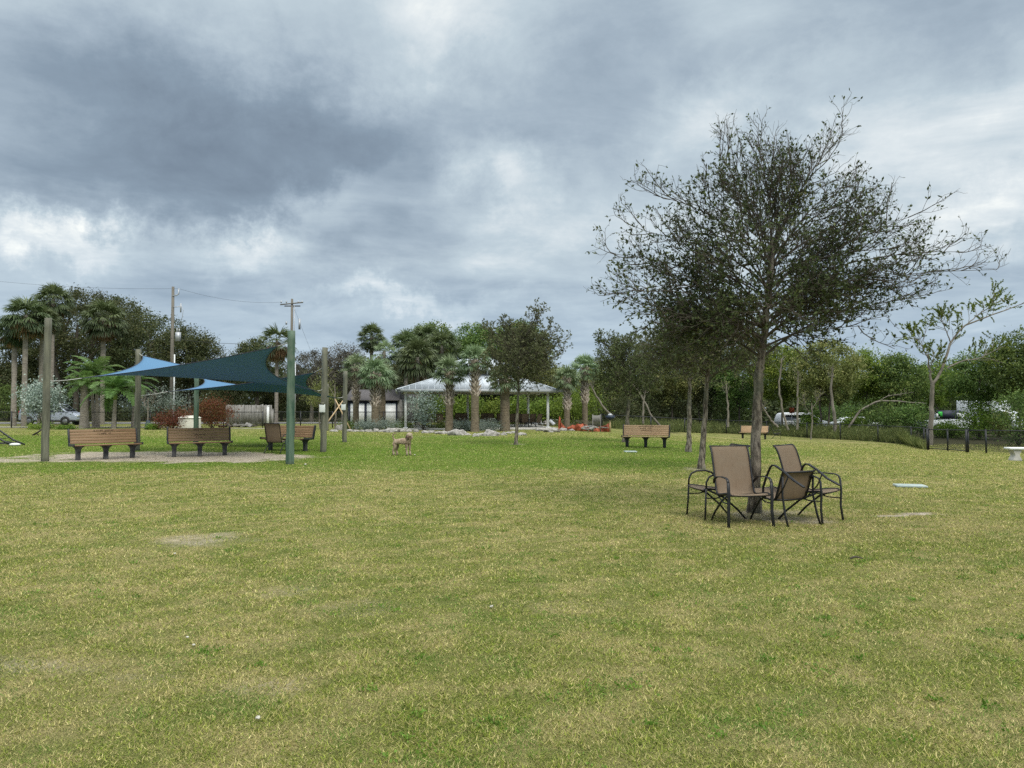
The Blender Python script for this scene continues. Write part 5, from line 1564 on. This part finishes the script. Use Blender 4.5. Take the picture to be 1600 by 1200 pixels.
# ------------------------------------------------------------------ VEHICLES
def vehicle(name, label, loc, rz, L, Wd, prof, win, wheels, paint, wr=.34, cat='van', extras=None, group=None):
    """prof: side outline (x forward, z); win: list of side window polygons; wheels: x positions"""
    o = thing(name, label, cat, loc, rz, group)
    mb = MB()
    n = len(prof)
    ring = []
    hw = Wd / 2
    zs = [p[1] for p in prof]; zb = max(zs) * .52
    V = []
    for s, tck in ((-1, 1.0), (-.96, 1.02), (.96, 1.02), (1, 1.0)):
        for (x, z) in prof:
            tum = 1 - .13 * max(0, (z - zb) / (max(zs) - zb))
            cx = x * (1 if abs(s) < 1 else .985)
            V.append((cx, s * hw * tum, z + (.0 if abs(s) < 1 else -.02)))
    q = [[a * n + i, a * n + (i + 1) % n, (a + 1) * n + (i + 1) % n, (a + 1) * n + i] for a in range(3) for i in range(n)]
    mb.add(V, np.array(q)); 
    mb.f.setdefault(n, []).append(np.array([[i for i in range(n)][::-1], [3 * n + i for i in range(n)]]))
    bevel(mb.build('body', paint, o), .03, 2)
    for w_ in win:
        for s in (-1, 1):
            pts = []
            for (x, z) in w_:
                tum = 1 - .13 * max(0, (z - zb) / (max(zs) - zb))
                pts.append((x, s * (hw * tum + .006), z))
            k = len(pts)
            ins = [(x, y - s * .02, z) for x, y, z in pts]
            m2 = MB(); m2.add(pts + ins, np.array([[i, (i + 1) % k, k + (i + 1) % k, k + i] for i in range(k)]))
            m2.f.setdefault(k, []).append(np.array([list(range(k)), [k + i for i in range(k)][::-1]]))
            m2.build('window', M['glass'], o)
    for x in wheels:
        for s in (-1, 1):
            y = s * (hw - .08)
            m2 = MB(); m2.tubes(np.array([[[x, y - .11, wr], [x, y - .09, wr], [x, y + .09, wr], [x, y + .11, wr]]]), np.array([[wr * .9, wr, wr, wr * .9]]), 20, cap=True)
            wh = m2.build('wheel', M['tyre'], o)
            m2 = MB(); m2.tubes(np.array([[[x, y + s * .10, wr], [x, y + s * .118, wr], [x, y + s * .12, wr]]]), np.array([[wr * .62, wr * .58, wr * .2]]), 16, cap=True)
            m2.build('rim', M['rim'], wh)
            m2 = MB(); m2.tubes(np.array([[[x, s * (hw - .012), wr + .02], [x, s * (hw + .004), wr + .02]]]), np.array([[wr * 1.2, wr * 1.2]]), 20, cap=True)
            m2.build('wheel_arch', M['black'], o)
    if extras: extras(o)
    return o
van = [(-2.35, .42), (-2.40, .60), (-2.38, 1.05), (-2.22, 1.62), (-2.05, 1.80), (-1.4, 1.87), (.45, 1.85), (.80, 1.76), (1.55, 1.16), (2.15, 1.00), (2.38, .82), (2.42, .50), (2.35, .36), (-2.2, .32)]
def vex(o):
    for s in (-1, 1):
        mb = MB(); mb.box((2.36, s * .62, .78), (.12, .36, .16)); mb.build('headlight', M['signwhite'], o)
        mb = MB(); mb.box((-2.38, s * .78, 1.0), (.08, .16, .42)); mb.build('tail_light', M['signred'], o)
    mb = MB(); mb.add([(.83, -.72, 1.745), (.83, .72, 1.745), (1.535, .80, 1.185), (1.535, -.80, 1.185), (.80, -.72, 1.72), (.80, .72, 1.72), (1.50, .80, 1.16), (1.50, -.80, 1.16)],
                      np.array([[0, 1, 2, 3], [4, 7, 6, 5], [0, 4, 5, 1], [1, 5, 6, 2], [2, 6, 7, 3], [3, 7, 4, 0]])); mb.build('windscreen', M['glass'], o)
    mb = MB(); mb.box((0, 0, .38), (4.7, 1.86, .16)); mb.build('bumper', M['black'], o)
g = GY(84, 64)
vehicle('parked_van', 'pale blue minivan parked behind the silver shrub, nose to the right', g, R(3), 4.8, 1.85, van,
        [[(.60, 1.12), (1.42, 1.14), (.88, 1.64), (.62, 1.66)], [(-.75, 1.12), (.5, 1.12), (.52, 1.66), (-.72, 1.68)], [(-2.15, 1.14), (-.9, 1.12), (-.88, 1.68), (-2.0, 1.64)]], (-1.5, 1.48), M['vanpaint'], extras=vex)
# white vehicles glimpsed through the trees beyond the fence
pick = [(-2.7, .55), (-2.75, 1.10), (-.75, 1.14), (-.55, 1.85), (.75, 1.85), (1.35, 1.30), (2.55, 1.12), (2.75, .9), (2.75, .5), (-2.6, .45)]
def ptx(o):
    mb = MB(); mb.box((-2.73, 0, .62), (.1, 1.9, .2)); mb.build('bumper', M['galv'], o)
g = GY(1480, 66)
vehicle('parked_truck', 'long white pickup seen through the trees above the fence gate', (g.x, g.y, g.z + .1), R(8), 5.5, 1.95, pick, [[(-.4, 1.25), (.62, 1.28), (.58, 1.72), (-.36, 1.74)]], (-1.7, 1.75), M['carwhite'], wr=.38, cat='truck', extras=ptx)
g = GY(1548, 68)
boxv = [(-2.6, .6), (-2.6, 3.0), (1.2, 3.0), (1.25, 2.1), (1.9, 1.9), (2.3, 1.25), (2.7, 1.1), (2.7, .55)]
vehicle('parked_box_truck', 'white high bodied truck half hidden by leaves right of the pickup', g, R(-60), 5.3, 2.1, boxv, [[(1.35, 1.3), (2.1, 1.3), (1.8, 1.8), (1.36, 1.85)]], (-1.6, 1.85), M['carwhite'], wr=.42, cat='truck')
g = GY(1338, 72)
vehicle('parked_car', 'white car glimpsed under the arching pale branch', g, R(5), 4.6, 1.8, [(-2.2, .4), (-2.3, .9), (-1.7, 1.02), (-1.2, 1.42), (.3, 1.45), (1.05, 1.0), (2.1, .85), (2.25, .45)], [[(-1.2, 1.02), (.8, 1.02), (.25, 1.36), (-1.05, 1.34)]], (-1.35, 1.4), M['carwhite'], cat='car')
g = GY(1252, 72)
vehicle('parked_van', 'white van glimpsed between the trunks below the orange mark', g, R(4), 4.8, 1.85, van, [[(-2.15, 1.14), (.5, 1.12), (.52, 1.66), (-2.0, 1.64)]], (-1.5, 1.48), M['carwhite'], cat='van')
def flat_sign(name, label, px, py, Y, w_, h_, mat, bits=()):
    p_ = at(px, py, Y); g = GY(px, Y)
    o = thing(name, label, 'sign', g)
    mb = MB(); mb.box((0, 0, p_.z - g.z), (w_, .03, h_)); mb.build('panel', mat, o)
    mb = MB(); mb.tube([(0, .05, 0), (0, .05, p_.z - g.z + h_ * .3)], .035, 8); mb.build('pole', M['galv'], o)
    for (dx, dz, bw, bh, m_) in bits:
        mb = MB(); mb.box((dx, -.022, p_.z - g.z + dz), (bw, .012, bh)); mb.build('marking', m_, o)
    return o
flat_sign('orange_sign', 'orange panel glimpsed between trunks right of the spreading oak', 1237, 641, 66, .45, .5, M['orange'])
flat_sign('banner', 'dark banner with a green patch above the white pickup', 1482, 648, 63.5, 2.1, .75, M['navy'], ((-.75, .05, .36, .42, M['greenpl']), (-.95, -.1, .3, .4, M['signwhite']), (.85, -.02, .34, .34, M['signwhite']), (.85, -.02, .16, .06, M['signred'])))

# ------------------------------------------------------------------ BUILDINGS
def garage():
    g = GY(582, 62)
    o = thing('garage', 'small garage with white doors and a dark shingled roof', 'garage', (g.x, g.y, 0), R(0))
    w_ = 4.1
    mb = MB(); mb.box((0, 2.5, 1.05), (w_, 5, 2.1)); mb.build('wall', M['navy'], o)
    for x in (-1.25, 0.12, 1.38):
        mb = MB(); mb.box((x, -.03, .93), (1.16, .05, 1.86)); dr_ = mb.build('door', M['white'], o)
        mb = MB()
        for k in range(1, 5): mb.box((x, -.058, .93 + (k - 2.5) * .37), (1.14, .006, .012))
        mb.build('panel_groove', M['fascia'], dr_)
    mb = MB(); mb.prism([(-w_ / 2 - .2, 2.1), (w_ / 2 + .2, 2.1), (w_ / 2 + .2, 2.2), (w_ / 2, 2.2), (w_ / 2, 2.2), (-w_ / 2 - .2, 2.2)], 'y', -.25, -.22); mb.build('fascia', M['navy'], o)
    mb = MB(); mb.add([(-w_ / 2 - .25, -.35, 2.14), (w_ / 2 + .25, -.35, 2.14), (w_ / 2 + .1, 1.6, 3.05), (-w_ / 2 - .1, 1.6, 3.05), (-w_ / 2 - .25, 5.2, 2.14), (w_ / 2 + .25, 5.2, 2.14)],
                      np.array([[0, 1, 2, 3], [3, 2, 5, 4]])); mb.add([(-w_ / 2 - .25, -.35, 2.14), (-w_ / 2 - .1, 1.6, 3.05), (-w_ / 2 - .25, 5.2, 2.14), (w_ / 2 + .25, -.35, 2.14), (w_ / 2 + .1, 1.6, 3.05), (w_ / 2 + .25, 5.2, 2.14)], np.array([[0, 1, 2], [3, 5, 4]]))
    r = mb.build('roof', M['shingle'], o); s_ = r.modifiers.new('t', 'SOLIDIFY'); s_.thickness = .08
    mb = MB(); mb.box((w_ / 2 + .22, 1.0, 1.1), (.35, 2.0, 2.15)); mb.build('side_wall', M['greywood'], o)
    g = GY(640, 80)
    o = thing('house', 'low beige house between the garage and the pavilion', 'house', (g.x, g.y, 0), 0)
    mb = MB(); mb.box((0, 3, 1.35), (7, 6, 2.7)); mb.build('wall', M['beige'], o)
    mb = MB(); mb.add([(-4, -.6, 2.62), (4, -.6, 2.62), (4, 6.6, 2.62), (-4, 6.6, 2.62), (-2, 3, 4.0), (2, 3, 4.0)], np.array([[0, 1, 5, 4], [2, 3, 4, 5]]))
    mb.add([(-4, -.6, 2.62), (-2, 3, 4.0), (-4, 6.6, 2.62), (4, -.6, 2.62), (2, 3, 4.0), (4, 6.6, 2.62)], np.array([[0, 1, 2], [3, 5, 4]]))
    r = mb.build('roof', M['shingle'], o); s_ = r.modifiers.new('t', 'SOLIDIFY'); s_.thickness = .1
    for x in (-1.7, 1.2):
        mb = MB(); mb.box((x, -.03, 1.5), (1.2, .06, 1.1)); mb.build('window', M['glass'], o)
garage()
# stockade fence of weathered boards
A, Bp = GY(353, 60), GY(425, 61)
o = thing('board_fence', 'weathered grey wooden board fence right of the larger copper bush', 'fence', A, math.atan2(Bp.y - A.y, Bp.x - A.x))
L = (Bp - A).length
rng = np.random.default_rng(9)
for i in range(27):
    mb = MB(); h_ = 1.72 + rng.normal() * .025; x = (i + .5) / 27 * L
    mb.box((x, rng.normal() * .008, h_ / 2), (L / 27 * .94, .02, h_), np.array([[1, 0, rng.normal() * .01], [0, 1, 0], [0, 0, 1]])); mb.build('board', M['greywood'], o)
for z in (.4, 1.35):
    mb = MB(); mb.box((L / 2, .05, z), (L, .05, .09)); mb.build('rail', M['greywood'], o)
for px, Y, h_, mt, lb in ((419, 55, 1.6, 'white', 'white square post at the right end of the board fence'), (426, 55.3, 1.35, 'greywood', 'short grey timber post beside the white one'), (461, 60, 5.2, 'galv', 'thin pale pole just right of the green sail post')):
    g = GY(px, Y); mb = MB()
    if mt == 'galv': mb.tube([(0, 0, -.05), (0, 0, h_)], .05, 10)
    else: mb.box((0, 0, h_ / 2), (.14, .14, h_)); mb.box((0, 0, h_ + .03), (.17, .17, .05), taper=.6)
    o = mb.build('marker_post', M[mt]); o.location = g; tag(o, lb, 'post')
# utility box
g = GY(297, 51)
o = thing('utility_box', 'off white utility cabinet between the two copper bushes', 'utility box', g, R(-6))
mb = MB(); mb.box((0, 0, .40), (1.30, .8, .8), taper=.94); bevel(mb.build('cabinet', M['offwhite'], o), .03)
mb = MB(); mb.box((0, -.02, .84), (1.32, .86, .09), taper=.8); mb.box((-.0, 0, .92), (.9, .6, .08), taper=.9); bevel(mb.build('lid', M['offwhite'], o), .02)

# ------------------------------------------------------------------ UTILITY POLES AND LINES
def upole(px, Y, top, label, kind):
    g = GY(px, Y)
    H = at(px, top, Y).z - g.z
    o = thing('utility_pole', label, 'power pole', g, 0, 'wooden power poles')
    mb = MB(); mb.tube([(0, 0, -.1), (0, 0, H / 2), (0, 0, H)], [.19, .17, .13], 12); mb.build('pole', M['utilwood'], o, True)
    if kind == 0:
        mb = MB(); mb.bar([(.0, -.1, H - .95), (.35, -.1, H - .9), (.62, -.1, H - .75), (.62, -.1, H - .2)], .08, .1, (0, 1, 0)); mb.build('bracket', M['galv'], o)
        mb = MB(); mb.tube([(.0, -.1, H - 2.1), (.8, -.1, H - 2.0)], .04, 6); mb.tube([(.9, -.1, H - 1.9), (1.1, -.1, H - 2.4), (1.0, -.1, H - 3.1), (.75, -.1, H - 4.0)], .025, 6); mb.tube([(.85, -.1, H - 1.7), (.85, -.1, H - 2.6)], .07, 6); mb.build('cutout_switch', M['galv'], o)
        mb = MB(); mb.tube([(.62, -.1, H - 4.6), (.62, -.1, H - 5.5)], .27, 14); mb.tube([(.5, -.1, H - 4.6), (.5, -.1, H - 4.2)], .05, 6); mb.tube([(.72, -.1, H - 4.6), (.72, -.1, H - 4.25)], .05, 6); mb.build('transformer', M['galv'], o, True)
        mb = MB(); mb.tube([(.30, -.12, 0), (.30, -.12, H * .50)], .07, 8); mb.build('conduit', M['signwhite'], o)
    else:
        mb = MB(); mb.box((0, -.14, H - .55), (2.6, .1, .12), np.array([[1, 0, 0], [0, 1, 0], [.10, 0, 1]])); mb.box((0, .14, H - .8), (1.8, .1, .12)); mb.build('crossarm', M['utilwood'], o)
        for x in (-1.2, -.6, .75, 1.2):
            mb = MB(); mb.tube([(x, -.14, H - .5), (x, -.14, H - .38), (x, -.14, H - .22)], [.05, .09, .04], 8); mb.build('insulator', M['galv'], o, True)
        mb = MB(); mb.tube([(.9, -.1, H - 2.3), (.9, -.1, H - 3.5)], .12, 8); mb.tube([(-.6, -.1, H - 2.6), (-.6, -.1, H - 2.95)], .1, 8); mb.build('cutout_switch', M['galv'], o)
        mb = MB(); mb.tube([(.3, -.1, H - .8), (.32, -.1, H - 4), (.35, -.1, 1)], .035, 6); mb.build('conduit', M['galv'], o)
    return g, H
u1 = upole(268, 74, 448, 'tall wooden power pole with a grey transformer behind the shade sails', 0)
u2 = upole(455, 84, 467, 'crossarmed wooden power pole above the green sail post', 1)
def wire(p, q, sag, label, r=.010):
    n = 24
    t_ = np.linspace(0, 1, n)[:, None]
    P = np.array(list(p)) * (1 - t_) + np.array(list(q)) * t_ - np.array([0, 0, 1]) * sag * 4 * t_ * (1 - t_)
    mb = MB(); mb.tubes((P - P[0])[None], np.full((1, n), r), 5)
    o = mb.build('power_line', M['black']); o.location = P[0]; tag(o, label, 'power line', 'overhead power lines')
T1 = u1[0] + Vector((.62, -.1, u1[1] - .2)); T2 = u2[0] + Vector((-1.2, -.14, u2[1] - .4))
wire(T1, T2, .5, 'overhead wire strung between the two power poles')
wire(at(-60, 433, 78), T1, .4, 'overhead wire running off the left edge from the transformer pole')
wire(u1[0] + Vector((0, -.2, u1[1] * .62)), u2[0] + Vector((0, -.2, u2[1] * .66)), .5, 'lower cable slung between the two power poles', .02)
wire(u2[0] + Vector((.1, 0, u2[1] - .7)), at(490, 560, 96), 0, 'slanting guy wire dropping right from the crossarmed pole')

# ------------------------------------------------------------------ BITS ABOUT THE LAWN
def stone_bench():
    g = G(1603, 720)
    o = thing('stone_bench', 'white stone bench with a curved pedestal at the right edge', 'bench', g, R(-4))
    mb = MB(); mb.box((0, 0, .43), (1.25, .42, .07)); bevel(mb.build('seat', M['white'], o), .02)
    for x in (-.36, .36):
        mb = MB(); k = 9
        zz_ = np.linspace(0, .40, k)
        ww = .13 + .09 * np.abs(np.linspace(-1, 1, k)) ** 1.6 + .02 * np.sin(np.linspace(0, 9, k))
        P = np.stack([np.full(k, x), np.zeros(k), zz_], 1)
        mb.bar(P, ww * 1.4, .30, (1, 0, 0)); bevel(mb.build('pedestal', M['concrete'], o), .01)
stone_bench()
def ground_item(name, label, cat, px, py, build, rz=0):
    g = G(px, py); mb = MB(); m_ = build(mb)
    o = mb.build(name, m_); o.location = (g.x, g.y, g.z + .01); o.rotation_euler.z = rz
    return tag(o, label, cat)
def b_(sz, mt, tp=1.0):
    def f(mb): mb.box((0, 0, sz[2] / 2), sz, taper=tp); return M[mt]
    return f
bevel(ground_item('plate', 'pale turquoise flat plate lying on the lawn right of the chairs', 'plate', 1422, 761, b_((.55, .38, .035), 'teal', .97), R(-14)), .006)
bevel(ground_item('valve_cover', 'flat pale cover set in the lawn before the lone bench', 'valve cover', 985, 706.5, b_((.42, .42, .03), 'teal', .97)), .006)
def stick(mb): mb.tube([(-.06, 0, .02), (0, .01, .035), (.07, -.01, .02)], [.008, .011, .006], 6); return M['darkbark']
ground_item('stick', 'short dark stick on the lawn below the tipped chair', 'stick', 1337, 877, stick, R(10))
lit = [(403, 1127, .045, 'white scrap on the near lawn left of centre'), (768, 951, .05, 'white scrap on the near lawn at the middle'), (293, 999, .035, 'upper white scrap of two at the near left'), (303, 1011, .035, 'lower white scrap of two at the near left'),
       (648, 712, .10, 'cream ball beside the dog forepaws'), (477, 727, .10, 'cream scrap on the grass right of the green post'), (1411, 841, .03, 'small yellowish leaf below the sandy patch'), (612, 769, .05, 'white fleck on the lawn below the dog'), (273, 867, .04, 'white fleck at the edge of the bare spot')]
rng = np.random.default_rng(40)
for px, py, sz, lb in lit:
    def sc_(mb, sz=sz):
        sz = sz * .7; mb.ball((0, 0, sz * .22), sz * .5, 8, 5, (1, .7, .45)); v = mb.v[-1]; v += rng.normal(size=v.shape) * sz * .05; return M['grime']
    ground_item('litter_scrap', lb, 'litter', px, py, sc_, rng.random() * 3)
# leaning black lattice frame at the left edge
g = G(14, 697)
o = thing('tilted_frame', 'tilted black lattice frame with a white foot at the left edge', 'frame', g, R(6))
for y in (0, .75):
    mb = MB(); mb.tube([(-1.55, y, .95), (-.8, y, .62), (-.25, y, .22), (.2, y, .02)], .035, 8); mb.build('side_rail', M['black'], o, True)
mb = MB()
for k in range(8):
    t_ = k / 7; x = -1.5 + 1.65 * t_; z = .93 - .88 * t_ ** .9 + .02
    mb.tube([(x, 0, z), (x - .05, .75, z)], .015, 6)
mb.build('slats', M['black'], o, True)
mb = MB(); mb.tube([(-1.3, 0, 0), (-.5, 0, .12), (.1, 0, .08)], .025, 6); mb.tube([(-1.3, .75, 0), (-.5, .75, .12), (.1, .75, .08)], .025, 6); mb.build('base_rail', M['black'], o, True)
mb = MB(); mb.ball((.22, 0, .06), .2, 12, 6, (1.1, .6, .32)); mb.build('foot', M['white'], o, True)
# fallen dark branch behind the leftmost post
g = G(60, 681)
o = MB(); o.tube([(-.3, 0, .03), (.05, 0, .25), (.5, 0, .62)], [.05, .045, .03], 6); o.tube([(-.1, 0, .12), (-.05, .1, .03)], .03, 5)
o = o.build('fallen_limb', M['darkbark']); o.location = g; tag(o, 'dark crooked limb propped on the grass behind the leftmost sail post', 'limb')
# orange netting heap, slatted sign, blue topped post, debris
def sheet(name, label, pts_px, Y, dep, mat, seed, cat):
    rg = np.random.default_rng(seed)
    P = [at(px, py, Y) for px, py in pts_px]
    base = GY(pts_px[0][0], Y)
    V = []; n = len(P)
    for k, h in enumerate((0, .5, 1)):
        for p in P:
            zb = gzf(p.x, p.y)
            V.append((p.x - base.x + rg.normal() * .05, (k - 1) * dep * .2 + rg.normal() * dep * .35, (p.z - zb) * h + (zb - base.z) + rg.normal() * .02))
    f = [[k * n + i, k * n + i + 1, (k + 1) * n + i + 1, (k + 1) * n + i] for k in range(2) for i in range(n - 1)]
    o = MB().add(V, np.array(f)).build(name, mat, None, False); o.location = base
    s_ = o.modifiers.new('t', 'SOLIDIFY'); s_.thickness = .03
    return tag(o, label, cat)
sheet('safety_netting', 'upright torn end of orange safety netting left of the palm pair', [(872, 650), (874, 655), (877, 660), (880, 664), (884, 668)], 50.5, .25, M['orange'], 1, 'netting')
sheet('safety_netting', 'sagging orange safety netting between the palm pair', [(886, 669), (890, 666), (894, 663.5), (899, 664.5), (903, 662.5), (908, 663), (912, 661.5), (916, 664), (920, 666)], 50.5, .4, M['orange'], 2, 'netting')
sheet('safety_netting', 'orange safety netting running right to the blue topped post', [(918, 668), (924, 668.5), (930, 669), (936, 668), (940, 666), (945, 664), (949, 661.5), (953, 660.5)], 50.5, .4, M['orange'], 3, 'netting')
g = GY(932, 50)
o = thing('slatted_sign', 'small weathered slatted board on two posts behind the orange netting', 'sign', g)
for x in (-.26, .26):
    mb = MB(); mb.box((x, 0, .58), (.06, .06, 1.16)); mb.build('post', M['greywood'], o)
mb = MB()
for k in range(6): mb.box((-.2 + k * .08, -.03, .86), (.07, .02, .48))
mb.build('board', M['greywood'], o)
g = GY(953, 50)
o = thing('blue_topped_post', 'pale post with a dark blue bowl shaped top right of the netting', 'post', g)
mb = MB(); mb.tube([(0, 0, 0), (0, 0, .85)], .05, 10); mb.build('post', M['stake'], o)
mb = MB(); mb.tube([(0, 0, .82), (0, 0, .95), (0, 0, 1.12)], [.10, .30, .32], 14); mb.build('bowl', M['darkblue'], o, True)
mb = MB(); mb.ball((0, -.02, 1.16), .17, 10, 6, (1, 1, .6)); mb.build('cap', M['galv'], o, True)
def debris(name, label, px, Y, w_, h_, seed, mats=('rock', 'greywood')):
    rg = np.random.default_rng(seed); g = GY(px, Y)
    o = thing(name, label, 'debris', g)
    for i in range(9):
        mb = MB(); a = rg.random() * 3; th = rg.normal() * .35
        rot = np.array(Euler((th, rg.normal() * .3, a)).to_matrix())
        mb.box((rg.normal() * w_ * .25, rg.normal() * .25, h_ * .3 + rg.random() * h_ * .5), (.3 + .5 * rg.random(), .12 + .2 * rg.random(), .06 + .1 * rg.random()), rot)
        bevel(mb.build('slab', M[mats[i % 2]], o), .01)
debris('debris_heap', 'heap of pale slabs and boards behind the right palm of the pair', 923, 49.2, 1.6, .42, 1)
debris('debris_heap', 'grey heap of rubble under the right end of the pavilion', 850, 58.5, 3.0, .55, 2, ('rock', 'galv'))
debris('timber_pile', 'low pile of dark timber before the board fence', 378, 56.5, 2.4, .25, 3, ('darkbark', 'greywood'))
